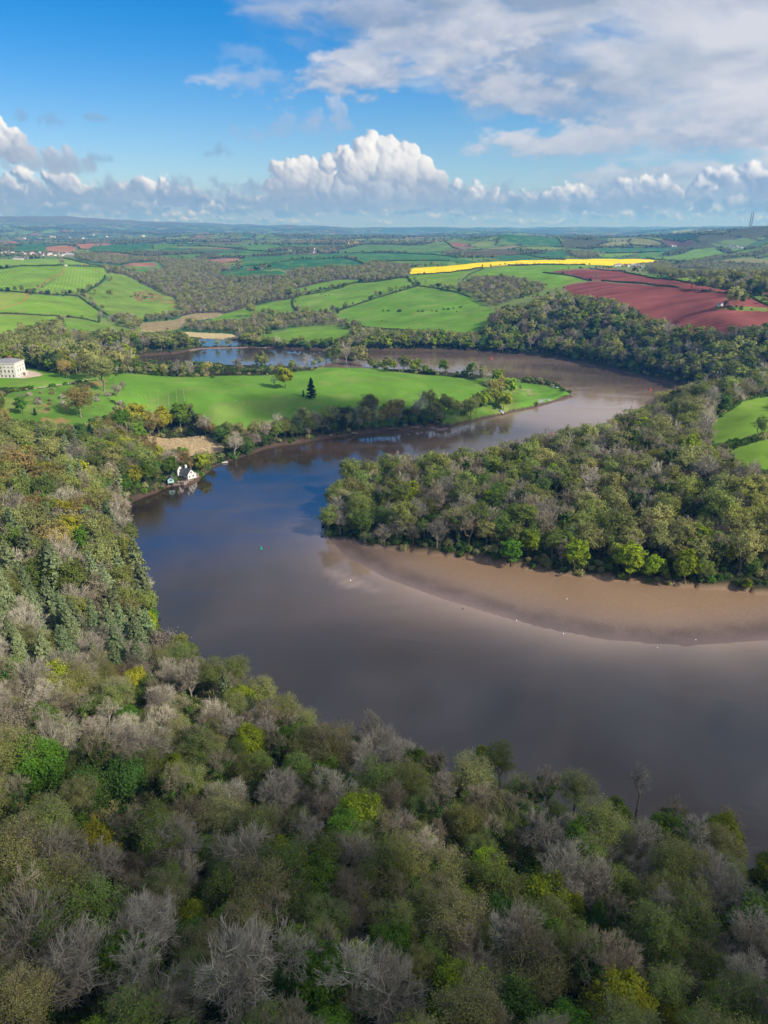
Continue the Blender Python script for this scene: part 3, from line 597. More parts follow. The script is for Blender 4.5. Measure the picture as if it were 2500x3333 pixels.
LM = {
 'lime': leaf_mat('lime_leaves', (.26, .34, .025)), 'green': leaf_mat('fresh_green_leaves', (.14, .25, .028)), 'mid': leaf_mat('green_leaves', (.18, .25, .05)),
 'olive': leaf_mat('olive_budding_leaves', (.265, .30, .072), .35, .32), 'khaki': leaf_mat('khaki_buds', (.335, .345, .115), .35, .32), 'bronze': leaf_mat('bronze_young_leaves', (.35, .275, .09), .3),
 'gold': leaf_mat('yellow_green_leaves', (.36, .36, .03)), 'dark': leaf_mat('dark_evergreen_leaves', (.035, .055, .028), .05), 'ivy': leaf_mat('ivy_leaves', (.085, .145, .03), .15),
 'spruce': leaf_mat('grey_green_needles', (.22, .275, .13), .2), 'fir': leaf_mat('dark_needles', (.03, .055, .03), .05), 'white': leaf_mat('pale_blossom', (.42, .40, .30), .2), 'purple': leaf_mat('mauve_brown_twigs', (.29, .245, .19), .2)}
BARK = leaf_mat('grey_bark', (.24, .215, .165), 0, .15, .01); MOSS = leaf_mat('mossy_bark', (.15, .13, .06), 0, .2, .02)
TWG = leaf_mat('pale_grey_twigs', (.36, .325, .25), 0, .7, .008); TWB = leaf_mat('brown_twigs', (.27, .23, .16), 0, .6, .012)
# ---------------------------------------------------------------- mesh pieces
def tubes(P0, P1, R0, R1, k=4):
    P0 = np.asarray(P0, float); P1 = np.asarray(P1, float); R0 = np.asarray(R0); R1 = np.asarray(R1)
    d = P1-P0; d /= np.linalg.norm(d, axis=1)[:, None]+1e-9
    a = np.where(abs(d[:, 2:3]) < .9, np.array([[0, 0, 1.]]), np.array([[1., 0, 0]])); u = np.cross(d, a); u /= np.linalg.norm(u, axis=1)[:, None]+1e-9; v = np.cross(d, u)
    an = np.arange(k)*2*pi/k; ring = u[:, None]*np.cos(an)[None, :, None]+v[:, None]*np.sin(an)[None, :, None]
    V = np.concatenate([P0[:, None]+ring*R0[:, None, None], P1[:, None]+ring*R1[:, None, None]], 1)
    n = len(P0); b = (np.arange(n)*2*k)[:, None]; i = np.arange(k); j = (i+1) % k
    Fq = np.stack([b+i, b+j, b+k+j, b+k+i], -1).reshape(-1, 4)
    return V.reshape(-1, 3), Fq
def cards(C, S, r, out_=None, asp=1.5, bias=.6):
    """leaf faces: centres C, sizes S, normals random but leaning towards out_"""
    n = len(C); nrm = r.normal(size=(n, 3))
    if out_ is not None: nrm = nrm*(1-bias)+out_*bias*1.6
    nrm /= np.linalg.norm(nrm, axis=1)[:, None]+1e-9
    t = np.cross(nrm, r.normal(size=(n, 3))); t /= np.linalg.norm(t, axis=1)[:, None]+1e-9; b = np.cross(nrm, t)
    t = t*S[:, None]*.5*asp; b = b*S[:, None]*.5
    V = np.stack([C-t, C-b*.9+t*.1, C+t, C+b*.9+t*.1], 1).reshape(-1, 3)
    return V, np.arange(4*n).reshape(n, 4)
class Acc:
    def __init__(s): s.V = []; s.F = []; s.n = 0
    def add(s, V, Fc, m):
        if len(V): s.V.append(V); s.F.append((Fc+s.n, m)); s.n += len(V)
    def mesh(s, name, mats):
        me = mkmesh(name, np.concatenate(s.V) if s.V else np.zeros((0, 3)), s.F)
        for m in mats: me.materials.append(m)
        return me
def crown_tips(r, n, H, R, base=.35, nl=9, shell=.75, squash=1.0, rag=.18):
    """tips on a lumpy dome made of overlapping lobes"""
    zc = H*(base+(1-base)*.42); rz = H*(1-base)*.60*squash
    lob = []
    for i in range(nl):
        ph = i*2.4+r.uniform(-.4, .4); t = (i+.5)/nl; el = math.asin(min(1, -.3+1.3*t)); c = cos(el)
        q = r.uniform(.52, .80); lob.append((R*q*c*cos(ph), R*q*c*sin(ph), zc+rz*.66*sin(el)+r.normal()*H*.03, R*r.uniform(.28, .50)))
    lob.append((r.normal()*R*.1, r.normal()*R*.1, zc, R*.55)); lob = np.array(lob); w = lob[:, 3]**2; w /= w.sum()
    k = r.choice(len(lob), size=n*3, p=w); d = r.normal(size=(n*3, 3)); d /= np.linalg.norm(d, axis=1)[:, None]
    rad = lob[k, 3]*(shell+(1-shell)*r.rand(n*3)); rad *= 1+rag*r.normal(size=n*3)*.5
    P = lob[k, :3]+d*rad[:, None]*np.array((1, 1, rz/R*1.15 if rz < R else 1.05))
    # discard buried points
    dd = np.linalg.norm((P[:, None]-lob[None, :, :3]), axis=2)/lob[None, :, 3]
    depth = dd.min(1); keep = (depth > shell*.72) & (P[:, 2] > H*base*.75)
    return P[keep][:n], np.array((0, 0, zc))
def skeleton(r, tips, H, r0, trunk_top=.3, bend=.12):
    """binary splitting of the tip cloud; returns segments P0 P1 R0 R1 and end indices"""
    S = []
    N = len(tips)
    def rad(n): return r0*(n/N)**.46+.012
    def rec(pts, o, lvl, pr):
        n = len(pts)
        if n == 1:
            S.append((o, pts[0], min(pr, rad(1)), .012)); return
        c = pts.mean(0); f = .36 if lvl else 0.0
        j = o+(c-o)*f+r.normal(size=3)*np.linalg.norm(c-o)*bend*(lvl > 0)
        rr = rad(n)
        if lvl: S.append((o, j, pr, rr))
        q = pts-j; cv = np.cov((pts-c).T); w, v = np.linalg.eigh(cv); ax = v[:, -1]+r.normal(size=3)*.15; s = (pts-c)@ax
        k = s > np.median(s)
        if k.all() or not k.any(): k = np.arange(n) < n//2
        rec(pts[k], j, lvl+1, rr); rec(pts[~k], j, lvl+1, rr)
    t = np.array((r.normal()*.3, r.normal()*.3, H*trunk_top))
    S.append((np.array((0, 0, -1.5)), t*np.array((.5, .5, .5)), r0*1.25, r0*1.05)); S.append((t*.5, t, r0*1.05, r0))
    rec(tips, t, 0, r0)
    a = [np.array(x) for x in zip(*S)]
    return a
def make_tree(seed, H, R, style, lod):
    """returns (trunk Acc, crown Acc); material slots: trunk [bark], crown [twig, leaf]"""
    r = np.random.RandomState(seed); T = Acc(); Cn = Acc()
    if style in ('bare', 'bud', 'leafy', 'airy', 'ivy', 'tallbare', 'dense'):
        p = dict(bare=(230, 8, .22, .60), bud=(210, 10, .28, .70), leafy=(230, 10, .22, .75), airy=(150, 8, .3, .5), ivy=(110, 7, .5, .6), tallbare=(90, 7, .45, .5), dense=(260, 11, .08, .8))[style]
        n = int(p[0]*(1.25, .5, .2)[lod]); tips, cen = crown_tips(r, n, H, R, p[2], p[1], p[3], rag=.3 if style in ('bare', 'tallbare') else .15)
        n = len(tips)
        r0 = H*{'bare': .022, 'tallbare': .014, 'ivy': .019}.get(style, .018)
        P0, P1, R0, R1 = skeleton(r, tips, H, r0, {'ivy': .45, 'tallbare': .42, 'dense': .12}.get(style, .24), .10 if style != 'bare' else .13)
        thick = R0 > (.055, .12, .3)[lod]
        if lod < 2 or style in ('bare', 'tallbare', 'ivy'): T.add(*tubes(P0[thick], P1[thick], R0[thick], R1[thick], (5, 4, 3)[lod]), 0)
        else: T.add(*tubes(P0[:2], P1[:2], R0[:2], R1[:2], 3), 0)
        fine = ~thick; wmin = (.030, .055, .12)[lod]*(1.0 if style in ('bare', 'tallbare') else .8)
        if style != 'dense' and not (lod == 2 and style in ('leafy', 'bud')): Cn.add(*tubes(P0[fine], P1[fine], np.maximum(R0[fine], wmin), np.maximum(R1[fine], wmin*.7), 3), 0)
        # sprays of twigs
        nt = {'bare': (10, 6, 4), 'tallbare': (10, 6, 4), 'bud': (11, 3, 1), 'leafy': (1, 0, 0), 'airy': (5, 3, 2), 'ivy': (6, 5, 3), 'dense': (0, 0, 0)}[style][lod]
        outd = tips-cen; outd /= np.linalg.norm(outd, axis=1)[:, None]+1e-9
        if nt:
            b = np.repeat(tips, nt, 0); o = np.repeat(outd, nt, 0); ln = R*(.22, .27, .27)[lod]*r.uniform(.5, 1.4, len(b))
            b = b-o*(ln*.75)[:, None]+r.normal(size=b.shape)*R*.03
            d = o*(.62 if style in ('bare', 'tallbare', 'ivy') else .9)+r.normal(size=b.shape)*.40; d[:, 2] += .42 if style in ('bare', 'tallbare', 'ivy') else .15; d /= np.linalg.norm(d, axis=1)[:, None]
            e = b+d*ln[:, None]; m_ = b+d*ln[:, None]*.5+r.normal(size=b.shape)*ln[:, None]*.07
            tw = (.019, .045, .10)[lod]*(1 if style in ('bare', 'tallbare', 'ivy') else .8)
            if lod == 0:
                Cn.add(*tubes(b, m_, np.full(len(b), tw*1.15), np.full(len(b), tw*.9), 3), 0)
                Cn.add(*tubes(m_, e, np.full(len(b), tw*.9), np.full(len(b), tw*.5), 3), 0)
            else: Cn.add(*tubes(b, e, np.full(len(b), tw), np.full(len(b), tw*.6), 3), 0)
        # leaves
        nl, sz, sp = {'bare': (0, 0, 0), 'tallbare': (0, 0, 0), 'bud': ((44, 40, 26)[lod], (.21, .50, 1.1)[lod], .115), 'leafy': ((64, 38, 26)[lod], (.34, .66, 1.25)[lod], .11),
                      'airy': ((34, 20, 14)[lod], (.24, .5, .9)[lod], .13), 'ivy': (0, 0, 0), 'dense': ((44, 28, 18)[lod], (.34, .62, 1.1)[lod], .16)}[style]
        if nl:
            b = np.repeat(tips, nl, 0); o = np.repeat(outd, nl, 0); C = b+r.normal(size=b.shape)*R*sp*np.array((1, 1, .75))-o*R*.04
            if style in ('bud', 'leafy'):
                ki = r.rand(len(C)) < .12; C[ki] = cen+(C[ki]-cen)*r.uniform(.4, .85, ki.sum())[:, None]
            Cn.add(*cards(C, sz*r.uniform(.6, 1.35, len(C)), r, o, bias=.52), 1)
        if style == 'ivy':
            k = R0 > .07; A = P0[k]; B = P1[k]; nn = (700, 300, 110)[lod]; L_ = np.linalg.norm(B-A, axis=1); L_ = L_*(np.minimum(A[:, 2], B[:, 2]) < H*.74); L_ /= L_.sum()
            q = r.choice(len(A), nn*3, p=L_); t = r.rand(nn*3)[:, None]; C = A[q]*(1-t)+B[q]*t; o = r.normal(size=C.shape); o[:, 2] *= .4
            o /= np.linalg.norm(o, axis=1)[:, None]; C = C+o*(.35+.5*r.rand(nn*3))[:, None]*R*.16
            Cn.add(*cards(C, (.42, .7, 1.2)[lod]*r.uniform(.6, 1.3, len(C)), r, o, bias=.5), 1)
    elif style in ('spruce', 'fir'):
        T.add(*tubes([(0, 0, -1.5), (0, 0, H*.5)], [(0, 0, H*.5), (0, 0, H*.97)], np.array((H*.016, H*.009)), np.array((H*.009, .03)), 5), 0)
        lv = (30, 19, 10)[lod]; Cc = []; Oo = []; Ss = []; A = []; B = []
        for i in range(lv):
            t = i/(lv-1.0); z = H*(.10+.87*t); br = R*(1-t)**.78*r.uniform(.86, 1.1)+.25; nb = (9, 7, 5)[lod]
            for j in range(nb):
                a = r.uniform(0, 2*pi); u = np.array((cos(a), sin(a), 0)); l = br*r.uniform(.72, 1.15)
                droop = -.34 if style == 'spruce' else -.10
                m = (13, 8, 5)[lod]; q = (np.arange(m)+.6)/m; side = np.array((-u[1], u[0], 0))
                P = np.array((0, 0, z))+u*(q*l)[:, None]; P[:, 2] += droop*l*q**1.4+.16*l*q**3
                wd = (1-q*.7)*l*.22
                for sgn in (-1, 1, 0):
                    Cc.append(P+side*(sgn*wd)[:, None]+r.normal(size=P.shape)*.10*np.array((1, 1, 1.6))+np.array((0, 0, -.12*abs(sgn)*l*.5))); Oo.append(np.repeat(u[None]*.7+np.array((0, 0, .5)), m, 0)); Ss.append(np.full(m, (.5, .85, 1.5)[lod])*r.uniform(.6, 1.3, m))
                A.append((0, 0, z)); B.append(P[-1])
        Cn.add(*tubes(np.array(A), np.array(B), np.full(len(A), .05), np.full(len(A), .015), 3), 0)
        Cn.add(*cards(np.concatenate(Cc), np.concatenate(Ss), r, np.concatenate(Oo), asp=1.7, bias=.35), 1)
    elif style in ('bush', 'scrub'):
        n = (26, 14, 8)[lod]; tips, cen = crown_tips(r, n*3, H, R, -.1, 6, .7); tips[:, 2] = np.maximum(tips[:, 2], .15)
        o = tips-np.array((0, 0, H*.3)); o /= np.linalg.norm(o, axis=1)[:, None]+1e-9
        for i in range(5):
            e = tips[r.randint(len(tips))]; T.add(*tubes([(0, 0, -.6)], [e*.8], np.array([.07]), np.array([.02]), 3), 0)
        if style == 'scrub':
            b = np.repeat(tips, 5, 0); d = np.repeat(o, 5, 0)+r.normal(size=b.shape)*.5; Cn.add(*tubes(b-d*.5*R*.5, b+d*.3*R, np.full(len(b), (.03, .05, .1)[lod]), np.full(len(b), .02), 3), 0)
        k = (26, 20, 14)[lod]; b = np.repeat(tips, k, 0); C = b+r.normal(size=b.shape)*R*.16; C[:, 2] = np.maximum(C[:, 2], .05)
        Cn.add(*cards(C, (.3, .55, 1.0)[lod]*r.uniform(.6, 1.3, len(C)), r, np.repeat(o, k, 0), bias=.4), 1)
    return T, Cn
# kind -> (object name, category, style, leaf, bark, twig, H, R, look words)
KINDS = {
 'bare':   ('bare_tree', 'bare', None, BARK, TWG, 18.5, 6.9, 'leafless pale grey tree with a rounded fan of twigs'),
 'barebr': ('bare_tree', 'bare', None, MOSS, TWB, 18.5, 6.2, 'leafless brown tree with dense twigs'),
 'tallbare': ('bare_tree', 'tallbare', 'ivy', BARK, TWG, 23, 5.4, 'tall thin leafless tree with pale branches'),
 'ivytree': ('ivy_clad_tree', 'ivy', 'ivy', MOSS, TWB, 20, 5.0, 'upright tree with its stems wrapped in dark green ivy under bare twigs'),
 'olive':  ('budding_tree', 'bud', 'olive', MOSS, TWB, 18.5, 6.5, 'round tree hazed with olive young leaves'),
 'khaki':  ('budding_tree', 'bud', 'khaki', BARK, TWB, 18.5, 6.7, 'broad tree in khaki brown bud'),
 'bronze': ('budding_tree', 'bud', 'bronze', BARK, TWB, 18, 7.4, 'spreading tree with bronze young leaves'),
 'purple': ('bare_tree', 'airy', 'purple', MOSS, TWB, 15, 6.2, 'tree with a mauve brown haze of buds and twigs'),
 'lime':   ('leafy_tree', 'leafy', 'lime', MOSS, TWB, 16, 5.8, 'leafy tree in bright lime green'),
 'gold':   ('leafy_tree', 'leafy', 'gold', MOSS, TWB, 16, 5.8, 'leafy tree in yellow green'),
 'green':  ('leafy_tree', 'leafy', 'green', MOSS, TWB, 16, 5.8, 'leafy tree in fresh green'),
 'mid':    ('leafy_tree', 'airy', 'mid', MOSS, TWB, 18, 5.4, 'airy tree with soft green leaves'),
 'willow': ('budding_tree', 'bud', 'mid', MOSS, TWB, 17, 5.9, 'rounded tree in soft dull green leaf'),
 'dark':   ('evergreen_oak', 'dense', 'dark', MOSS, TWB, 14, 6.6, 'dense dark evergreen tree'),
 'ivybush': ('evergreen_oak', 'dense', 'ivy', MOSS, TWB, 12, 5.2, 'rounded dark green ivy smothered tree'),
 'spruce': ('spruce_tree', 'spruce', 'spruce', BARK, TWB, 24, 5.8, 'pointed grey green conifer with drooping branches'),
 'fir':    ('conifer', 'fir', 'fir', BARK, TWB, 22, 6.0, 'dark pointed conifer'),
 'bush':   ('shrub', 'bush', 'ivy', MOSS, TWB, 3.2, 2.6, 'low dark green bush'),
 'gbush':  ('shrub', 'bush', 'green', MOSS, TWB, 3.4, 2.6, 'small fresh green bush'),
 'kbush':  ('shrub', 'scrub', 'khaki', BARK, TWG, 3.6, 2.8, 'small pale brown bush'),
 'wbush':  ('shrub', 'scrub', 'white', BARK, TWG, 4.0, 3.0, 'small tree in pale blossom'),
}
NVAR = {'bare': 7, 'barebr': 4, 'tallbare': 4, 'ivytree': 4, 'olive': 6, 'khaki': 4, 'mid': 3, 'willow': 3, 'ivybush': 3, 'lime': 3}
PROTO = {}
def proto(kind, var, lod):
    key = (kind, var, lod)
    if key in PROTO: return PROTO[key]
    nm, st, lf, bk, tw, H_, R_2, _ = KINDS[kind]; gk = (st, var, lod)
    r = random.Random(hash((st, var)) & 0xffff if False else sum(map(ord, st))*31+var*7)
    T, Cn = make_tree(sum(map(ord, st))*13+var*101, H_*r.uniform(.86, 1.12), R_2*r.uniform(.86, 1.14), st, lod)
    leaf = LM[lf] if lf else LM['olive']
    tr = T.mesh('trunk', (bk,)); cr = Cn.mesh('crown', (tw, leaf))
    whole = Acc(); 
    for V, (Fc, m) in zip(T.V, T.F): pass
    whole.V = T.V+Cn.V; whole.F = [(f, 0) for f, m in T.F]+[(f+T.n, m+1) for f, m in Cn.F]
    wm = whole.mesh(nm, (bk, tw, leaf))
    PROTO[key] = (tr, cr, wm, H_); return PROTO[key]
# ---------------------------------------------------------------- words for labels
def cover_at(x, y):
    for i in range(len(FP)-1, -1, -1):
        if inpoly(np.array([x]), np.array([y]), FP[i])[0]: return FIELDS[i][0]
    return None
def place_words(X, Y):
    cols = ['at the left edge', 'far left', 'left of centre', 'just left of the middle', 'just right of the middle', 'right of centre', 'far right', 'at the right edge']
    c = cols[int(min(7, max(0, X/2500*8)))]
    return c
USED = {}
def uniq(lab):
    USED[lab] = USED.get(lab, 0)+1; return USED[lab]
TREES = []   # (x, y, kind, scale, hero label or None)
def add_tree(x, y, kind, s=1.0, label=None, group=None): TREES.append([x, y, kind, s, label, group])
# ---------------------------------------------------------------- where trees stand
FMASK = [p for p, f in zip(FP, FIELDS) if f[0] not in ('gravel_track',)]
def in_any(x, y, polys):
    r = np.zeros(x.shape, bool)
    for p in polys: r |= inpoly(x, y, p)
    return r
def scatter(x0, x1, y0, y1, sp, rng):
    nx = int((x1-x0)/sp); ny = int((y1-y0)/(sp*.9)); gx, gy = np.meshgrid(np.arange(nx), np.arange(ny))
    x = x0+(gx+.5*(gy % 2)+rng.uniform(-.36, .36, gx.shape))*sp; y = y0+(gy+rng.uniform(-.36, .36, gx.shape))*sp*.9
    return x.ravel(), y.ravel()
def visible_x(x, y, m=1.0, extra=25):
    return abs(x) < (.62*y+60)*m+extra
rg = np.random.RandomState(21)
# heroes: base point in the picture, kind, scale
HERO = [
 ('5 236 397', 'gold', 1.15, 'yellow green oak standing alone on the bright meadow left of the conifer'),
 ('5 172 385', 'bare', .55, 'thin bare tree behind the left side of the yellow green meadow oak'),
 ('5 394 456', 'fir', .98, 'dark pointed conifer standing alone on the bright green meadow'),
 ('5 346 442', 'fir', .30, 'tiny dark conifer at the left foot of the lone meadow conifer'),
 ('4 622 412', 'khaki', 1.45, 'big pale khaki tree at the left end of the meadow beside the track'),
 ('4 490 572', 'bronze', 1.25, 'large rounded bronze tree below the track near the big house'),
 ('4 402 334', 'bronze', .85, 'small orange bronze tree on the lawn right of the pale house'),
 ('4 460 310', 'tallbare', .8, 'pale bare tree with spreading limbs on the lawn edge behind the bronze tree'),
 ('4 236 270', 'gold', .62, 'yellow green bush like tree between two dark evergreens by the house'),
 ('4 335 292', 'dark', 1.15, 'wide dark evergreen tree on the lawn right of the house'), ('4 150 262', 'dark', 1.25, 'wide dark evergreen tree just behind the roof of the house'), ('4 90 250', 'dark', 1.0, 'dark evergreen tree left of the widest one behind the house'),
 ('4 560 300', 'khaki', 1.35, 'broad khaki tree in bud behind the track at the lawn end'),
 ('4 640 285', 'barebr', 1.2, 'brown bare tree right of the broad khaki tree above the lawn'),
 ('4 795 262', 'lime', 1.15, 'rounded lime green tree in front of the far left water'),
 ('4 705 445', 'purple', .72, 'mauve brown low tree beside the big khaki tree'), ('4 740 410', 'purple', .5, 'small red brown tree between the meadow and the big khaki tree'),
 ('4 138 548', 'green', .72, 'low bushy fresh green tree in the orchard below the lawn'), ('4 212 556', 'fir', .30, 'small blue black conifer in the orchard'),
 ('4 822 672', 'gold', 1.35, 'tall yellow green tree in the wood left of the reed bed'), ('4 990 668', 'gold', 1.25, 'narrow yellow tree at the meadow edge above the reed bed'), ('4 1090 650', 'green', 1.3, 'large fresh green tree at the meadow edge above the reed bed'),
 ('4 560 775', 'fir', 1.0, 'broad dark cedar like conifer in the wood left of the reed bed'),
 ('6 115 1464', 'green', .85, 'small vivid green tree at the mud edge of the wooded spit'),
 ('6 1522 1615', 'lime', .38, 'tiny lime green bush at the shore at the right of the mud'),
 ('5 1350 575', 'olive', .95, 'olive tree on the marsh bank left of the moored blue dinghies'), ('5 1545 525', 'lime', 1.0, 'rounded lime tree beside the blue dinghies on the marsh'), ('5 1575 450', 'lime', 1.1, 'rounded yellow green tree at the tip of the meadow'), ('5 1515 385', 'lime', 1.05, 'tallest lime green tree at the far tip of the meadow'),
 ('5 1455 385', 'kbush', 1.6, 'small bare column shaped bush at the far end of the meadow'),
 ('5 1355 328', 'lime', .9, 'rounded yellow green tree on the meadow skyline against the water at right'), ('5 1190 315', 'lime', 1.0, 'wide lime tree on the meadow skyline against the water'), ('5 1025 302', 'lime', .95, 'lime tree in the row on the meadow skyline beside bare trees'), ('5 950 298', 'olive', 1.0, 'olive tree in the meadow skyline row'), ('5 880 296', 'lime', .8, 'narrow lime tree at the left of the meadow skyline row'), ('5 1090 305', 'gbush', 1.6, 'small green bush in the meadow skyline row'),
 ('5 545 250', 'olive', 1.35, 'olive tree left of the pale bare trees on the meadow crest'), ('5 600 248', 'bare', 1.5, 'large pale bare tree leaning on the meadow crest'), ('5 680 268', 'khaki', 1.4, 'pale khaki tree at the right of the meadow crest clump'), ('5 500 255', 'mid', .9, 'soft green tree at the left of the crest clump'), ('5 370 265', 'bare', .95, 'pale bare tree behind the yellow green oak on the crest'), ('5 280 292', 'olive', .7, 'small olive brown tree on the skyline above the yellow green oak'), ('5 212 298', 'bare', .7, 'small pale bare tree on the skyline left of the oak'), ('5 100 305', 'khaki', 1.1, 'rounded khaki tree on the skyline against the blue water'), ('4 1435 315', 'purple', 1.0, 'mauve brown tree on the skyline against the blue water'), ('4 1140 312', 'bare', .75, 'slim pale tree on the meadow skyline at left'),
 ('4 1075 325', 'bare', .85, 'wide pale bare tree at the right end of the bare avenue'), ('4 1195 318', 'lime', .42, 'little lime tree on the meadow skyline at left'), ('4 1278 332', 'gbush', .9, 'tiny green bush on the upper meadow edge'), ('4 1250 300', 'bronze', .6, 'small orange brown tree on the skyline against the water'),
 ('3 1455 655', 'khaki', 1.35, 'clump of grey green trees in the red ploughed field'), ('3 1400 655', 'purple', .7, 'small mauve tree at the left of the clump in the red field'), ('3 1500 650', 'olive', 1.0, 'olive tree at the right of the clump in the red field'),
 ('3 860 440', 'bronze', .8, 'small bronze tree on the hedge above the red field'), ('3 622 485', 'bare', .8, 'rounded bare tree on the hedge at the corner of the red field'),
 ('1 660 590', 'olive', .95, 'lone dark olive tree on the hillside pasture at left'), ('1 700 440', 'lime', 1.0, 'yellow olive tree on the hilltop hedge at left'), ('1 380 400', 'purple', 1.4, 'lone purple grey tree at the corner of the striped fields'), ('1 1505 700', 'olive', 1.25, 'dark olive tree in the green field right of the pale reed bed'), ('2 522 685', 'purple', 1.1, 'rounded brown tree at the hedge junction between two pastures'), ('2 360 740', 'olive', 1.3, 'rounded olive gold tree on the hedge below the left pasture'), ('2 30 700', 'olive', 1.3, 'olive tree at the left end of the pasture hedge'), ('2 270 585', 'olive', 1.2, 'small bronze olive tree at the top corner of the left pasture'),
 ('2 920 672', 'bush', 1.6, 'largest dark gorse bush in the middle of the big pasture'), ('2 824 668', 'bush', .9, 'dark bush at the left of the row across the big pasture'), ('2 856 669', 'bush', .9, 'dark bush second from the left in the pasture row'), ('2 1035 671', 'bush', .9, 'dark bush right of the largest in the pasture row'), ('2 1063 672', 'bush', 1.0, 'dark bush fourth from the left in the pasture row'), ('2 1118 668', 'bush', .7, 'small dark bush in the pasture row at right'),
]
for s, k, sc, lab in HERO:
    q = fp(s)[0]; x, y = ground(*q); sc *= 1.12 if k == 'fir' or k == 'bush' else (1.5 if k in ('gold', 'lime', 'dark', 'green') else 1.38); add_tree(x, y, k, sc, lab)
def treeline(s, sp, table, smin, smax, jit=2.5, inland=0, seed=5):
    p = np.array([ground(*q) for q in fp(s)]); d = np.r_[0, np.cumsum(np.hypot(*np.diff(p, axis=0).T))]; r = np.random.RandomState(seed); t = 0
    while t < d[-1]:
        x = np.interp(t, d, p[:, 0])+r.normal()*jit; y = np.interp(t, d, p[:, 1])+inland+r.normal()*jit
        k = r.rand()*sum(w for _, w in table)
        for kk, w in table:
            k -= w
            if k <= 0: break
        add_tree(x, y, kk, r.uniform(smin, smax)); t += sp*r.uniform(.7, 1.3)
TB = [('olive', 16), ('ivybush', 14), ('khaki', 10), ('purple', 9), ('dark', 9), ('bare', 8), ('lime', 8), ('barebr', 6), ('bronze', 7), ('willow', 6)]
SB = '5 0 790; 150 742; 300 722; 500 688; 620 672; 780 650; 900 650; 1050 626; 1110 618'
treeline(SB, 8.0, TB, .85, 1.35, 1.5, 6); treeline(SB, 9.5, TB, 1.05, 1.55, 2.5, 15, 6)
treeline('5 1110 600; 1250 570; 1360 550; 1440 520; 1500 470; 1530 420', 8.5, [('olive', 5), ('lime', 5), ('bronze', 3), ('khaki', 2)], .95, 1.35, 1.5, 3, 7)
treeline('5 480 240; 560 230; 620 228; 700 245', 7, [('bare', 6), ('khaki', 4), ('olive', 3), ('ivybush', 3), ('tallbare', 2)], 1.15, 1.6, 3, 5, 8)
treeline('4 1140 318; 1300 316; 1500 314; 5 0 314; 150 310; 300 292; 430 266; 480 255', 22, [('khaki', 2), ('bare', 3), ('gbush', 5), ('kbush', 5), ('ivybush', 2), ('olive', 1)], .5, .85, 2, 5, 9)
treeline('5 740 272; 850 288; 1000 303; 1200 320; 1400 342; 1480 372', 12, [('khaki', 3), ('bare', 3), ('gbush', 5), ('kbush', 7), ('ivybush', 2), ('lime', 3), ('barebr', 3)], .8, 1.15, 2, 5, 10)
treeline('4 690 310; 800 312; 900 314; 1060 322', 12, [('bare', 8), ('khaki', 2)], .5, .68, 1.2, 3, 11)
treeline('5 20 150; 200 160; 420 165; 640 166', 9, [('lime', 4), ('olive', 6), ('khaki', 4), ('bare', 2), ('ivybush', 4)], .9, 1.3, 2, 6, 12)
treeline('5 640 168; 900 166; 1100 168; 1400 176; 1659 190', 8, [('lime', 7), ('olive', 6), ('khaki', 4), ('bare', 2), ('ivybush', 4)], 1.1, 1.5, 2, 7, 13)
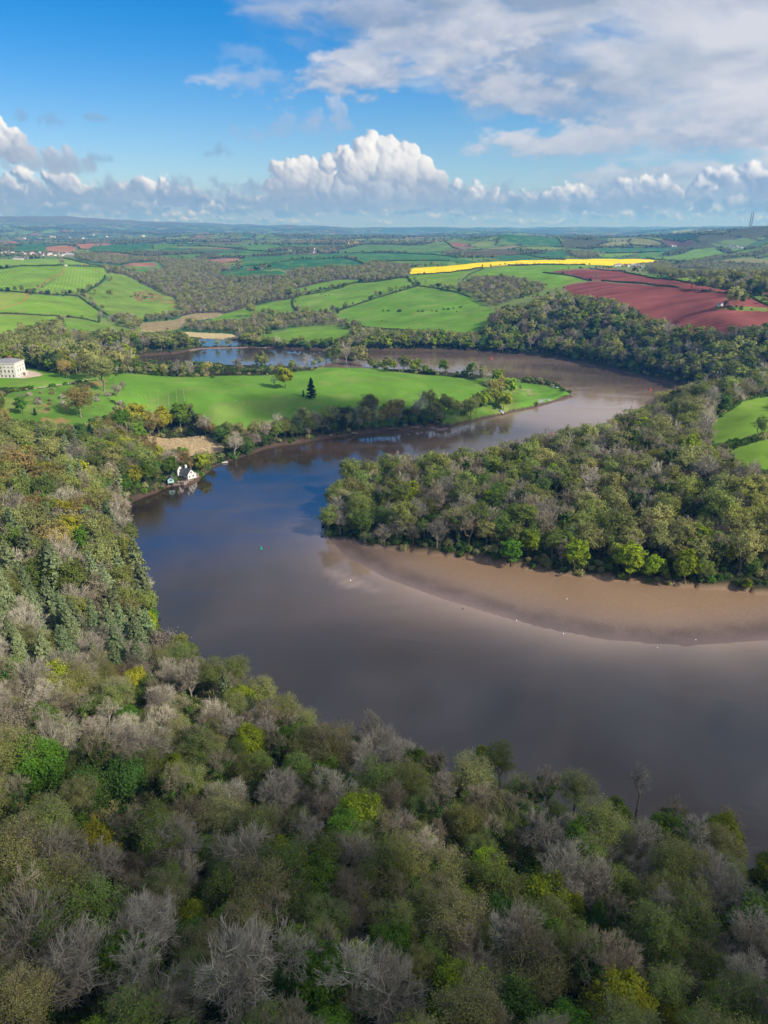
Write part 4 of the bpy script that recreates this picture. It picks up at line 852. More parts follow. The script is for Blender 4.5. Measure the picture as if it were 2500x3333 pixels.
# foreground heroes: crown centre in the picture; the lift puts the crown centre there
HERO2 = [
 ('C 500 300', 'olive', 1.0, 'rounded olive willow rising against the dark water at the wood edge'), ('C 425 275', 'gold', .62, 'small yellow green tree against the left side of the round olive willow'),
 ('C 830 430', 'khaki', 1.0, 'pale khaki tree rising against the water right of the olive willow'), ('C 1000 520', 'green', .8, 'vivid green tree among brown trees near the water at right'), ('C 860 640', 'green', 1.05, 'large vivid green tree below the khaki tree at right of centre'),
 ('C 780 790', 'bare', 1.25, 'great round silver grey bare tree in the lower right wood'), ('C 560 430', 'bare', .9, 'grey domed bare tree just left of the great round one'), ('C 1110 400', 'tallbare', 1.0, 'tall forked bare tree standing out against the water at right'), ('C 1330 640', 'tallbare', 1.05, 'tall pale bare tree with upright limbs near the right edge'), ('C 1500 560', 'barebr', .8, 'brown bare tree against the water at the right edge'),
 ('C 1470 880', 'bare', 1.15, 'spreading pale bare tree over the dark tree in the lower right corner'), ('C 1600 980', 'ivybush', 1.35, 'very dark green tree filling the lower right corner'), ('C 170 690', 'bare', 1.0, 'pale bare tree with many stems below the green tree at centre'), ('C 130 330', 'green', 1.1, 'bright green leafy tree at the centre of the near wood edge'), ('C 45 420', 'spruce', .75, 'narrow blue green tree with a bare stem near the wood edge'),
 ('C 330 770', 'green', .55, 'small deep green bush like tree between grey stems'), ('C 300 1000', 'khaki', 1.1, 'wide brown budding tree above the lime tree at bottom centre'), ('C 320 1290', 'lime', .95, 'bright lime green tree at the bottom of the photo right of centre'), ('C 780 1180', 'olive', 1.05, 'half bare tree with yellow green leaf tips low at the right'), ('C 1040 1090', 'mid', .9, 'slender green birch with a leaning white stem'), ('C 1400 1200', 'willow', .9, 'soft dark green tree low near the right corner'), ('C 1210 1310', 'willow', .95, 'soft green tree at the bottom edge right of centre'), ('C 620 1030', 'willow', .9, 'dull green tree between the great round tree and the bottom'),
 ('C 40 1010', 'willow', 1.0, 'dark soft green tree left of the wide brown tree at bottom'), ('C 20 1290', 'bare', 1.15, 'pale many branched bare tree at the very bottom centre'), ('C 540 1300', 'mid', .9, 'green tree at the bottom edge beside the bright lime tree'),
 ('B 1490 600', 'green', 1.05, 'bright green tree left of centre in the near wood'), ('B 1440 420', 'bare', .6, 'small white twigged bare tree just above the bright green tree'), ('B 1070 690', 'bare', 1.3, 'large domed bare tree in the middle of the near wood'), ('B 1210 440', 'bare', 1.1, 'pale bare tree with twisted limbs above the domed bare tree'), ('B 1290 650', 'bare', .7, 'smaller bare tree at the right shoulder of the domed bare tree'),
 ('B 500 220', 'bare', 1.15, 'wide pale bare tree above the ivy columns at left'), ('B 760 440', 'ivytree', 1.15, 'tree with two ivy covered stems like green columns'), ('B 950 350', 'ivytree', 1.0, 'slim ivy stemmed tree right of the green columns'), ('B 540 600', 'ivytree', 1.1, 'ivy draped tree left of the green columns'), ('B 150 310', 'green', 1.25, 'large dense green tree at the left edge of the near wood'), ('B 210 150', 'tallbare', .95, 'white stemmed bare tree near the left edge'), ('B 60 130', 'purple', 1.2, 'greyish mauve bare tree at the left edge'), ('B 820 180', 'lime', .6, 'small olive lime tree in the wood edge left of centre'),
 ('B 690 60', 'bare', .95, 'silver drooping bare tree beside the spruces'), ('B 1000 90', 'olive', 1.0, 'olive tree on the wood edge left of centre'), ('B 1080 140', 'bare', .85, 'bare tree in front of the olive wood edge'), ('B 1230 100', 'olive', 1.1, 'large olive tree with a lime side against the water'), ('B 1120 20', 'olive', 1.1, 'light olive tree against the water left of centre'), ('B 1610 150', 'bare', .8, 'silver bare tree against the water near the centre'), ('B 1500 210', 'barebr', .95, 'brown bare tree along the water edge near the centre'), ('B 1380 200', 'barebr', .9, 'brown bare tree beside the large olive tree at the water edge'),
 ('B 100 1080', 'bare', 1.25, 'big white limbed bare tree at the lower left edge'), ('B 350 1180', 'bare', 1.2, 'pale bare tree with green ivy below at the lower left'), ('B 590 1220', 'tallbare', 1.0, 'tall bare tree with outstretched limbs in the lower left'), ('B 1030 1230', 'bare', 1.45, 'very wide grey bare tree at the bottom left of centre'), ('B 1530 1250', 'tallbare', 1.15, 'upright pale bare tree at the bottom beside the centre'),
 ('B 870 700', 'mid', .85, 'yellow green half leafed tree left of the domed bare tree'), ('B 830 960', 'lime', .55, 'small yellow green tree in the dark gap of the near wood'), ('B 720 830', 'mid', .8, 'ivy green tree at the edge of the dark gap'), ('B 1270 930', 'willow', .95, 'feathery green tree below the domed bare tree'), ('B 1400 1000', 'willow', 1.0, 'feathery mid green tree at the lower centre'), ('B 1340 780', 'olive', .75, 'yellow olive tree between the domed bare tree and the bright green one'), ('B 1560 900', 'lime', .85, 'light yellow green tree low in the centre'), ('B 400 950', 'ivybush', .8, 'low green thicket tree in the dark lower left'), ('B 60 690', 'khaki', 1.2, 'brown budding tree with yellow stems at the left edge'), ('B 200 600', 'olive', 1.15, 'wide olive brown tree at the left'),
 ('7 1060 1000', 'olive', 1.0, 'olive arched willow at the water edge on the left bank'), ('7 1400 1180', 'olive', 1.1, 'tall light olive tree on the point of the left bank'), ('7 880 880', 'lime', 1.0, 'lime green tree at the water edge on the left bank'), ('7 920 830', 'green', .5, 'small bright green tree on the left bank edge'), ('7 1010 1170', 'bare', .9, 'bare pale tree behind the arched willow'), ('7 960 1330', 'bare', .95, 'silver bare tree below the arched willow'),
 ('7 640 830', 'spruce', 1.0, 'grey green spruce near the lime green bank tree'), ('7 690 1000', 'spruce', 1.05, 'spruce with lit needles in the middle of the conifer stand'), ('7 820 1080', 'spruce', 1.0, 'spruce nearest to the arched willow'), ('7 560 900', 'spruce', 1.0, 'tall spruce at the centre of the left conifer stand'), ('7 330 860', 'spruce', .95, 'spruce behind the wide bare crowns at left'), ('7 150 660', 'spruce', 1.1, 'large blue green spruce high on the left slope'), ('7 60 960', 'spruce', 1.05, 'green spruce at the left edge of the picture'), ('7 110 1080', 'spruce', 1.0, 'spruce below the wide bare crowns at left'), ('7 30 700', 'spruce', .9, 'pale spruce at the left edge above the wide bare crown'), ('7 430 1020', 'spruce', .85, 'small spruce beneath the central left bare crowns'), ('7 560 1080', 'spruce', .85, 'short spruce low in the left conifer stand'),
 ('7 150 900', 'bare', 1.3, 'wide bare crown among the left conifers'), ('7 450 720', 'bare', 1.15, 'grey bare crown above the left conifer stand'), ('7 400 850', 'bare', .9, 'brown grey bare crown between spruces'), ('7 410 1150', 'bare', 1.3, 'wide pale bare tree with white limbs below the conifers'), ('7 470 560', 'purple', 1.2, 'mauve bare tree on the upper left slope'), ('7 240 520', 'purple', 1.05, 'mauve bare tree left of its neighbour on the slope'), ('7 60 520', 'bare', 1.2, 'pale bare tree at the left edge of the slope'), ('7 470 360', 'green', 1.15, 'bright green tree on the left slope'), ('7 540 460', 'lime', .8, 'yellow green tree just below the bright green slope tree'), ('7 330 200', 'gold', 1.15, 'golden olive crown high on the left slope'), ('7 190 250', 'khaki', 1.3, 'large brown crown high on the left slope'), ('7 60 280', 'khaki', 1.3, 'brown crown at the left edge high on the slope'), ('7 560 180', 'khaki', 1.2, 'pale khaki tree beside the water upslope'), ('7 690 440', 'olive', 1.3, 'big olive tree overhanging the left shore'), ('7 740 290', 'green', .7, 'small bright green tree by the shore upstream'), ('7 730 620', 'olive', 1.1, 'olive tree beside the rock outcrop'), ('7 620 330', 'barebr', .9, 'grey brown tree near the shore on the left'), ('7 700 130', 'green', .75, 'green ivy tree in the shadow by the left shore'), ('7 760 780', 'khaki', .9, 'brown budding tree behind the lime bank tree'),
 ('4 100 850', 'bronze', 1.3, 'large orange brown crown at the left edge'), ('4 170 790', 'gold', 1.0, 'golden yellow crown beside the orange brown crown'), ('4 270 900', 'gold', 1.2, 'yellow green tree above dark conifers on the left'), ('4 330 800', 'lime', .9, 'yellow green tree in the upper left wood'), ('4 150 940', 'spruce', .8, 'deep green conifer below the golden crown'), ('4 280 980', 'spruce', .85, 'deep green conifer below the yellow green tree at left'), ('4 180 710', 'bronze', .9, 'reddish brown crown in the upper left wood'), ('4 730 800', 'green', 1.1, 'green tree in the wood above the cottage'), ('4 860 820', 'olive', 1.2, 'olive domed tree above the boat house'), ('4 1025 850', 'green', .95, 'green tree directly behind the boat house'), ('4 1090 790', 'green', .95, 'bright green tree behind the cottage chimneys'), ('4 1215 830', 'lime', .9, 'lime green tree right of the cottage at the water'), ('4 1150 850', 'bronze', .45, 'small brown tree just right of the cottage'),
 ('6 625 735', 'green', .85, 'vivid green rounded tree on the spit skyline'), ('6 960 820', 'gold', .95, 'yellow green domed tree behind the spit wood'), ('6 1225 600', 'gold', .95, 'yellow green tree beside the right pasture'), ('6 1190 920', 'purple', 1.0, 'mauve grey bare tree at the right of the spit wood'), ('6 1460 910', 'bare', 1.05, 'pale bare tree below the right pasture'), ('6 1600 1070', 'olive', 1.05, 'olive tree at the right edge of the spit wood'), ('6 1400 1110', 'gold', .9, 'golden olive crown in the right of the spit wood'), ('6 840 1400', 'lime', 1.25, 'largest lime olive tree on the mud shore'), ('6 980 1450', 'lime', .85, 'lime tree right of the largest one on the mud shore'), ('6 1180 1440', 'lime', 1.15, 'lime tree over the mud at right'), ('6 510 1370', 'lime', 1.15, 'dull lime tree on the mud shore left of the largest one'), ('6 360 1110', 'bare', 1.05, 'silver grey bare tree in the middle of the spit wood'), ('6 220 950', 'mid', .9, 'ivy green tree in the left spit wood'), ('6 750 790', 'bare', 1.0, 'dark bare tree on the spit skyline beside the green one'), ('6 1100 500', 'tallbare', .8, 'white limbed bare tree above the outer bank'), ('6 1620 620', 'mid', .9, 'dark green tree casting a shadow on the right pasture'), ('6 0 1080', 'green', .95, 'deep green tree deep in the left of the spit wood'),
 ('5 990 1020', 'lime', 1.2, 'tall green lime tree in the left of the spit wood'), ('5 550 1110', 'bare', 1.05, 'pale grey bare tree at the tip of the spit'), ('5 840 1130', 'bare', .9, 'silver branched bare tree near the tip of the spit'), ('5 530 1040', 'willow', 1.0, 'soft green tree at the very tip of the spit'), ('5 1210 930', 'green', .75, 'small vivid green tree on the left spit skyline'), ('5 1480 1060', 'lime', 1.1, 'lime tree in the middle of the spit wood'), ('5 1330 850', 'ivybush', 1.0, 'dark rounded tree on the spit skyline'), ('5 1310 940', 'bare', .9, 'pale bare tree just inside the spit skyline'),
]
for s, k, sc, lab in HERO2:
    X, Y, _l = fp(s)[0]; sc *= 1.28 if s[0] in '456' else 1.08; Hh = KINDS[k][5]*sc; x, y = ground(X, Y, Hh*.60); add_tree(x, y, k, sc, lab)
NH = len(TREES)
hx = np.array([t[0] for t in TREES]); hy = np.array([t[1] for t in TREES]); hr = np.array([KINDS[t[2]][6]*t[3]*.85 for t in TREES])
def clear_of_heroes(x, y, k=1.0):
    d = np.hypot(x[:, None]-hx[None], y[:, None]-hy[None]); return (d > hr[None]*k+1.5).all(1)
def pick(r, tab):
    t = r.rand()*sum(w for _, w in tab)
    for k, w in tab:
        t -= w
        if t <= 0: return k
    return tab[-1][0]
T_FORE = [('bare', 16), ('barebr', 10), ('tallbare', 6), ('ivytree', 14), ('olive', 14), ('khaki', 4), ('mid', 15), ('green', 8), ('willow', 10), ('lime', 8), ('ivybush', 8), ('gold', 1)]
T_LEFT = [('khaki', 13), ('olive', 16), ('bare', 12), ('barebr', 10), ('spruce', 5), ('bronze', 5), ('willow', 9), ('mid', 6), ('green', 4), ('gold', 3), ('purple', 6), ('ivybush', 5)]
T_CONI = [('spruce', 50), ('bare', 14), ('barebr', 8), ('willow', 6), ('olive', 6)]
T_SPITL = [('olive', 24), ('willow', 16), ('bare', 14), ('barebr', 12), ('ivytree', 8), ('ivybush', 11), ('mid', 8), ('lime', 5), ('khaki', 8)]
T_SPITR = [('khaki', 22), ('olive', 16), ('bare', 13), ('barebr', 17), ('ivytree', 9), ('purple', 5), ('ivybush', 7), ('mid', 5), ('lime', 4), ('gold', 2)]
T_SHORE = [('lime', 12), ('olive', 18), ('khaki', 10), ('bare', 6), ('ivybush', 8), ('mid', 6), ('barebr', 5)]
T_FARR = [('khaki', 20), ('olive', 22), ('barebr', 15), ('bare', 9), ('ivybush', 14), ('willow', 7), ('dark', 5), ('lime', 4), ('purple', 6), ('ivytree', 5)]
T_MEAD = [('ivybush', 16), ('dark', 12), ('olive', 20), ('khaki', 14), ('purple', 8), ('bare', 8), ('lime', 7), ('barebr', 6), ('bronze', 5)]
T_FARL = [('lime', 16), ('olive', 22), ('khaki', 16), ('barebr', 12), ('bare', 10), ('ivybush', 10), ('mid', 6)]
def zone(x, y, z):
    X, Y, zc = to_px(x, y, z+9)
    if zc < 5: return T_FORE
    if y < 230 and Y > 2150: return T_FORE
    if X < 700 and Y > 1780: return T_CONI if (X < 520 and 1850 < Y < 2200) else (T_FORE if Y > 2250 else T_LEFT)
    if x > -60 and y < 900 and X > 1000 and Y > 1400: return T_SPITL if X < 1750 else T_SPITR
    if X > 1900 and Y > 1240: return T_SPITR
    if X < 760 and Y > 1330: return T_LEFT
    if Y > 1260: return T_MEAD
    if X > 1550: return T_FARR
    return T_FARL
WOODS_FAR = [smoothpoly(gp(s), 0) for s in (
 '2 1290 510; 1380 485; 1500 475; 1659 485; 3 240 505; 340 535; 300 560; 150 600; 0 650; 2 1490 650; 1340 580; 1270 545',
 '3 0 255; 60 250; 110 262; 150 290; 60 305; 0 310; 2 1440 300; 1450 270; 1540 250',
 '3 30 205; 60 190; 120 192; 128 206', '3 385 250; 430 222; 480 225; 500 240; 560 245; 620 240; 680 225; 700 240; 640 270; 560 290; 460 295; 430 285',
 '3 470 300; 620 310; 640 345; 560 355; 480 340', '3 590 225; 920 178; 1060 180; 1080 195; 900 215; 700 240; 600 250', '3 1450 165; 1600 155; 1659 165; 1850 170; 1850 215; 1659 215; 1600 235; 1470 220; 1390 215; 1460 190',
 '3 1100 280; 1290 260; 1540 270; 1560 290; 1350 282; 1200 298; 1130 290', '3 1240 215; 1480 230; 1659 250; 1659 280; 1560 265; 1300 262; 1240 245',
 '3 930 400; 1000 380; 1090 395; 1100 460; 1060 468; 960 445', '3 1240 360; 1350 340; 1540 330; 1659 290; 1850 280; 1850 320; 1659 325; 1560 350; 1400 362; 1260 375',
 '3 1250 395; 1400 385; 1659 400; 1850 400; 1850 470; 1659 480; 1500 470; 1460 450; 1300 420', '3 1260 480; 1400 455; 1540 500; 1659 500; 1850 500; 1850 545; 1659 548; 1500 530; 1300 505', 
 '1 840 300; 1000 285; 1200 280; 1230 290; 1400 300; 1400 315; 1220 345; 1210 320; 960 330; 860 322', '1 1215 345; 1240 315; 1330 318; 1340 345; 1240 352', '1 440 330; 560 330; 780 350; 960 350; 1110 370; 1240 362; 1250 380; 1000 420; 950 375; 790 372; 730 395; 640 385; 560 380; 460 355',
 '2 570 370; 640 355; 680 395; 620 410; 575 400', '2 740 380; 900 395; 990 398; 985 445; 760 415', '2 540 300; 700 300; 800 310; 770 318; 560 322', '2 1170 312; 1300 305; 1310 330; 1180 328', '2 930 245; 1090 230; 1110 252; 960 262',
 '1 760 560; 850 535; 930 560; 900 595; 780 600', '1 860 690; 960 685; 1090 690; 1060 715; 880 735', '1 640 720; 760 700; 860 740; 830 785; 700 760', '1 590 690; 620 690; 600 730; 590 725',
 '1 1085 740; 1180 745; 1300 755; 1450 735; 1560 725; 1659 690; 2 0 690; 60 735; 300 690; 350 700; 510 700; 540 745; 500 775; 420 760; 250 780; 60 800; 1 1560 830; 1440 810; 1380 800; 1100 790',
 '2 510 715; 640 745; 800 755; 1100 770; 1400 785; 1480 740; 1500 700; 1560 700; 1560 860; 1300 870; 640 855; 640 790; 530 750')]
def density_ok(x, y): return True
# ---------------------------------------------------------------- fill the woods
def fill(x, y, rng, tabf, smin=.8, smax=1.15, keep=None):
    z = hgt(x, y)
    for i in range(len(x)):
        if keep is not None and not keep[i]: continue
        k = pick(rng, tabf(x[i], y[i], z[i])); s_ = rng.uniform(smin, smax)
        if 400 < y[i] < 1500:
            s_ = top_fit(x[i], y[i], k, s_)
            if s_ is None: continue
        add_tree(x[i], y[i], k, s_)
PXF = [[q[:2] for q in fp(f[1])] for f in FIELDS if f[0] in ('meadow', 'pasture', 'salt_marsh', 'lawn', 'orchard', 'reed_bed') or f[2] is RED]
PXF.append([q[:2] for q in fp('4 840 205; 1000 195; 1150 165; 1500 158; 5 0 160; 5 0 200; 4 1659 240; 1250 230; 1000 240; 860 235')])
def top_fit(x, y, k, s):
    """trees beside open ground stay low enough not to hide it"""
    z = float(hgt(x, y)); Hk = KINDS[k][5]
    for f in (1, .8, .62, .48):
        P = np.array([to_px(x, y, z+Hk*s*f*h_)[:2] for h_ in (.97, .72, .5)])
        if not any(inpoly(P[:, 0], P[:, 1], p).any() for p in PXF): return s*f
    return None
def sd_at(x, y):
    fi = np.clip(np.interp(y, ys, np.arange(len(ys))).astype(int), 0, len(ys)-2); fj = np.clip(np.interp(x/(y+200), us, np.arange(len(us))).astype(int), 0, len(us)-2)
    return SD[fi, fj]
QUAY = np.array(at_z(612, 1562, 2))
for (y0, y1, sp) in ((-70, 320, 8.2), (320, 620, 10.2), (620, 1000, 11.2), (1000, 1430, 11.6)):
    xm = .62*y1+90
    x, y = scatter(-xm, xm, y0, y1, sp, rg)
    k = visible_x(x, y) & (sd_at(x, y) > 1.2) & ~in_any(x, y, FMASK) & clear_of_heroes(x, y, .62)
    k &= np.hypot(x-QUAY[0]+2, y-QUAY[1]-5) > 9.5
    k &= ~((y > 1130) & (x > -120) & (x < 60) & (sd_at(x, y) < 6)) & ~((x > -560) & (x < -380) & (y > 1300) & (y < 1420) & (sd_at(x, y) < 9))
    mansion = (x < -370) & (x > -470) & (y > 735) & (y < 815); k &= ~mansion
    gapn = fbm(x/38+11, y/38, 3); k &= (gapn < .69) | (y > 400)
    k &= rg.rand(len(x)) > .05
    behind = (x > -430) & (x < 160) & (y > 885) & (y < 1128) & ~((x > -330) & (sd_at(x, y) < 0)); mpx = np.array([to_px(a_, b_, 3.0)[:2] for a_, b_ in zip(x, y)]); k &= ~inpoly(mpx[:, 0], mpx[:, 1], [q[:2] for q in fp('5 1180 490; 1300 440; 1460 380; 1400 320; 1500 318; 6 0 330; 300 300; 560 400; 560 500; 0 640; 5 1400 650; 1180 660')])
    k &= ~(behind & (rg.rand(len(x)) < .985))
    def tf(a, b, c): return zone(a, b, c)
    q_ = 1.04 if y0 < 300 else (1.24 if y0 < 600 else 1.32)
    fill(x[k], y[k], rg, tf, .70*q_, 1.26*q_)
# woods beyond 1430 m
x, y = scatter(-1900, 2300, 1400, 3900, 11, rg); k = visible_x(x, y) & in_any(x, y, WOODS_FAR+VALLEY) & ~in_any(x, y, [p for p, f in zip(FP, FIELDS) if f[0] in ('reed_bed', 'rapeseed_field') or f[1].startswith('1 1400 520')]) & (sd_at(x, y) > 3)
tall = fbm(x/120, y/120, 3); k &= (rg.rand(len(x)) < .94)
# keep fields free where a wood outline overlaps them only slightly
kf = in_any(x, y, FMASK); k &= ~kf
T_VAL = [('purple', 42), ('khaki', 26), ('barebr', 8), ('olive', 12), ('ivybush', 4), ('bare', 12)]
fill(x[k], y[k], rg, lambda a, b, c: T_VAL, .6, .95)
# orchard and saplings
orch = [('wbush', s, 1.0) for s in ('4 125 460', '4 180 440', '4 228 470', '4 233 488', '4 373 455', '4 374 490', '4 578 470', '4 718 490', '4 652 440')]+[('kbush', s, .8) for s in ('4 248 425', '4 312 430', '4 316 405', '4 303 470', '4 300 492', '4 290 525', '4 585 440', '4 20 430', '4 90 490')]
for k_, s, sc in orch:
    q = fp(s)[0]; xx, yy = ground(*q); add_tree(xx, yy, k_, sc)
# gorse on the hillside and bushes through the pasture
for (s, n, kk) in (('1 770 560; 900 545; 930 580; 860 600; 780 600', 26, 'bush'), ('1 640 440; 700 470; 640 500; 630 520', 14, 'kbush'), ('2 1120 670; 1310 640; 1300 645; 1130 680', 8, 'bush'), ('1 500 560; 620 500; 640 510; 560 580; 490 600', 16, 'kbush'), ('6 1390 735; 1600 690; 1640 680; 1640 695; 1500 740; 1400 750', 22, 'gbush'), ('3 1330 645; 1450 640; 1659 660; 1659 670; 1400 665', 18, 'gbush')):
    p = np.array(gp(s)); c = 0
    for _ in range(4000):
        a = rg.uniform(p[:, 0].min(), p[:, 0].max()); b = rg.uniform(p[:, 1].min(), p[:, 1].max())
        if inpoly(np.array([a]), np.array([b]), p)[0]: add_tree(a, b, kk, rg.uniform(.6, 1.1)); c += 1
        if c >= n: break
# ---------------------------------------------------------------- split into single trees and the mass
CAPS = {'bare_tree': 300, 'budding_tree': 300, 'leafy_tree': 190, 'ivy_clad_tree': 100, 'evergreen_oak': 120, 'spruce_tree': 80, 'conifer': 20, 'shrub': 110}
arr = []
tx = np.array([t[0] for t in TREES]); ty = np.array([t[1] for t in TREES]); tz = hgt(tx, ty)
for i, t in enumerate(TREES):
    X, Y, zc = to_px(t[0], t[1], tz[i]+KINDS[t[2]][5]*t[3]*.6)
    R_2 = KINDS[t[2]][6]*t[3]*F/max(zc, 5)
    vis = zc > 5 and -R_2 < X < 2500+R_2 and Y < 3333+R_2*1.2
    arr.append((X, Y, zc, R_2, vis))
order = sorted(range(len(TREES)), key=lambda i: (TREES[i][4] is None, not arr[i][4], -arr[i][3]))
cnt = {}; single = []; mass = []
for i in order:
    nm = KINDS[TREES[i][2]][0]
    if TREES[i][4] or (arr[i][4] and cnt.get(nm, 0) < CAPS[nm]): single.append(i); cnt[nm] = cnt.get(nm, 0)+1
    elif arr[i][4] or arr[i][2] < 700: mass.append(i)
LOOK = {'bare': ('leafless pale grey tree', 'bare tree'), 'barebr': ('leafless brown tree', 'bare tree'), 'tallbare': ('tall thin leafless tree', 'bare tree'), 'ivytree': ('ivy stemmed bare tree', 'tree'), 'olive': ('round olive budding tree', 'tree'),
 'khaki': ('broad khaki budding tree', 'tree'), 'bronze': ('bronze leaved spreading tree', 'tree'), 'purple': ('mauve brown twiggy tree', 'bare tree'), 'lime': ('lime green leafy tree', 'tree'), 'gold': ('yellow green leafy tree', 'tree'), 'green': ('fresh green leafy tree', 'tree'),
 'mid': ('airy soft green tree', 'tree'), 'willow': ('dull green rounded tree', 'tree'), 'dark': ('dense dark evergreen tree', 'evergreen tree'), 'ivybush': ('dark green ivy smothered tree', 'tree'), 'spruce': ('pointed grey green conifer', 'conifer'), 'fir': ('dark pointed conifer', 'conifer'),
 'bush': ('low dark green bush', 'bush'), 'gbush': ('small fresh green bush', 'bush'), 'kbush': ('small pale brown bush', 'bush'), 'wbush': ('small tree in pale blossom', 'bush')}
def wood_name(x, y, X, Y):
    if y < 235 and Y > 2050: return 'near wood'
    if X < 760 and Y > 1560: return 'left bank wood'
    if X < 760 and Y > 1300: return 'upper left wood'
    if Y > 1420 and X > 1000: return 'wooded spit'
    if X > 1880 and Y > 1235: return 'right bank wood'
    if Y > 1235: return 'meadow bank'
    if X > 1600 and Y > 1000: return 'wooded far bank'
    if Y > 1050: return 'far shore'
    return 'far fields'
COLW = ['left edge', 'far left', 'left', 'left of centre', 'near centre', 'centre', 'centre right', 'right of centre', 'right', 'far right', 'right edge']
def rowword(Y):
    return ['under the horizon', 'high up', 'in upper third', 'above the middle', 'about mid height', 'below the middle', 'in lower third', 'low down', 'near the bottom', 'at very bottom'][int(min(9, max(0, (Y-750)/260)))]
pre = {}
for i in single:
    if TREES[i][4]: continue
    X, Y, zc, R_2, vis = arr[i]; lk = LOOK[TREES[i][2]][0]
    pre.setdefault((lk, wood_name(TREES[i][0], TREES[i][1], X, Y), COLW[int(min(10, max(0, X/2500*11)))], rowword(Y)), []).append(i)
ORD = ['leftmost', 'second', 'third', 'fourth', 'fifth', 'sixth', 'seventh', 'eighth', 'ninth', 'tenth', 'eleventh', 'twelfth', 'thirteenth', 'fourteenth', 'fifteenth']
LABEL = {}
for (lk, wn, cw_, rw), L_ in pre.items():
    L_.sort(key=lambda i: arr[i][0])
    for n, i in enumerate(L_):
        if len(L_) == 1: LABEL[i] = '%s, %s, %s, %s' % (lk, wn, cw_, rw)
        elif n == 0: LABEL[i] = 'leftmost %s, %s, %s, %s' % (lk, wn, cw_, rw)
        elif n == len(L_)-1: LABEL[i] = 'rightmost %s, %s, %s, %s' % (lk, wn, cw_, rw)
        else: LABEL[i] = '%s %s from left, %s, %s, %s' % (ORD[min(n, 14)], lk, wn, cw_, rw)
WGRP = {'near wood': 'trees of the near wood', 'left bank wood': 'trees on the left bank slope', 'upper left wood': 'trees of the upper left wood', 'wooded spit': 'trees on the wooded spit', 'right bank wood': 'trees on the right bank', 'meadow bank': 'trees round the meadow', 'wooded far bank': 'trees on the wooded far bank', 'far shore': 'trees along the far shore', 'far fields': 'trees and bushes in the far fields'}
def lod_of(zc): return 0 if zc < 330 else (1 if zc < 800 else 2)
for i in single:
    x, y, k, s, lab, g = TREES[i]; X, Y, zc, R_2, vis = arr[i]
    lod = lod_of(zc); tr, cr, wm, H_ = proto(k, i % NVAR.get(k, 2), lod); nm = KINDS[k][0]
    if R_2 > 22 or lab:
        o = bpy.data.objects.new(nm, None); COL.objects.link(o); o.empty_display_size = 1
        a = bpy.data.objects.new('trunk', tr); b = bpy.data.objects.new('crown', cr)
        COL.objects.link(a); COL.objects.link(b); a.parent = o; b.parent = o
        b.rotation_euler.z = a.rotation_euler.z = 0
    else:
        o = bpy.data.objects.new(nm, wm); COL.objects.link(o)
    o.location = (x, y, tz[i]-.2); o.rotation_euler.z = (i*2.399) % 6.283; sz = s*(.92+.16*((i*7) % 10)/10); o.scale = (s, s, sz if not lab else s)
    o['label'] = lab or LABEL[i]; o['category'] = {'shrub': 'bush'}.get(nm, 'tree'); o['group'] = WGRP[wood_name(x, y, X, Y)] if nm != 'shrub' else 'bushes in the fields and orchard'
# ---------------------------------------------------------------- uncountable growth: instanced on points
def stuff(name, pts, keys, idx, rot, scl, label=None, cat=None):
    """one object; source meshes picked per point"""
    srcs = bpy.data.collections.new(name+'_source')
    for n, me in enumerate(keys):
        o = bpy.data.objects.new('%s_%03d' % (name, n), me); srcs.objects.link(o)
    me = bpy.data.meshes.new(name); me.vertices.add(len(pts)); me.vertices.foreach_set('co', np.asarray(pts, np.float32).ravel())
    for nm, typ, dat, key in (('pick', 'INT', idx, 'value'), ('turn', 'FLOAT', rot, 'value'), ('size', 'FLOAT', scl, 'value')):
        a = me.attributes.new(nm, typ, 'POINT'); a.data.foreach_set(key, np.asarray(dat, np.int32 if typ == 'INT' else np.float32))
    ob = link(name, me, (), kind='stuff')
    if label: ob['label'] = label; ob['category'] = cat or name.replace('_', ' ')
    ng = bpy.data.node_groups.new(name, 'GeometryNodeTree'); ng.interface.new_socket('Geometry', in_out='INPUT', socket_type='NodeSocketGeometry'); ng.interface.new_socket('Geometry', in_out='OUTPUT', socket_type='NodeSocketGeometry')
    N = ng.nodes; L = ng.links; gi = N.new('NodeGroupInput'); go = N.new('NodeGroupOutput')
    ci = N.new('GeometryNodeCollectionInfo'); ci.inputs['Collection'].default_value = srcs; ci.inputs['Separate Children'].default_value = True; ci.inputs['Reset Children'].default_value = True
    ip = N.new('GeometryNodeInstanceOnPoints'); mp = N.new('GeometryNodeMeshToPoints'); L.new(gi.outputs[0], mp.inputs[0]); L.new(mp.outputs[0], ip.inputs['Points']); L.new(ci.outputs[0], ip.inputs['Instance']); ip.inputs['Pick Instance'].default_value = True
    def att(nm, ty):
        a = N.new('GeometryNodeInputNamedAttribute'); a.data_type = ty; a.inputs[0].default_value = nm; return a.outputs[0]
    L.new(att('pick', 'INT'), ip.inputs['Instance Index']); cx = N.new('ShaderNodeCombineXYZ'); L.new(att('turn', 'FLOAT'), cx.inputs[2]); L.new(cx.outputs[0], ip.inputs['Rotation'])
    L.new(att('size', 'FLOAT'), ip.inputs['Scale']); L.new(ip.outputs[0], go.inputs[0])
    m = ob.modifiers.new('growth', 'NODES'); m.node_group = ng; return ob
keys = []; kix = {}
def kidx(k, v, lod):
    q = (k, v, lod)
    if q not in kix: kix[q] = len(keys); keys.append(proto(k, v, lod)[2])
    return kix[q]
P_, I_, Rt, Sc = [], [], [], []
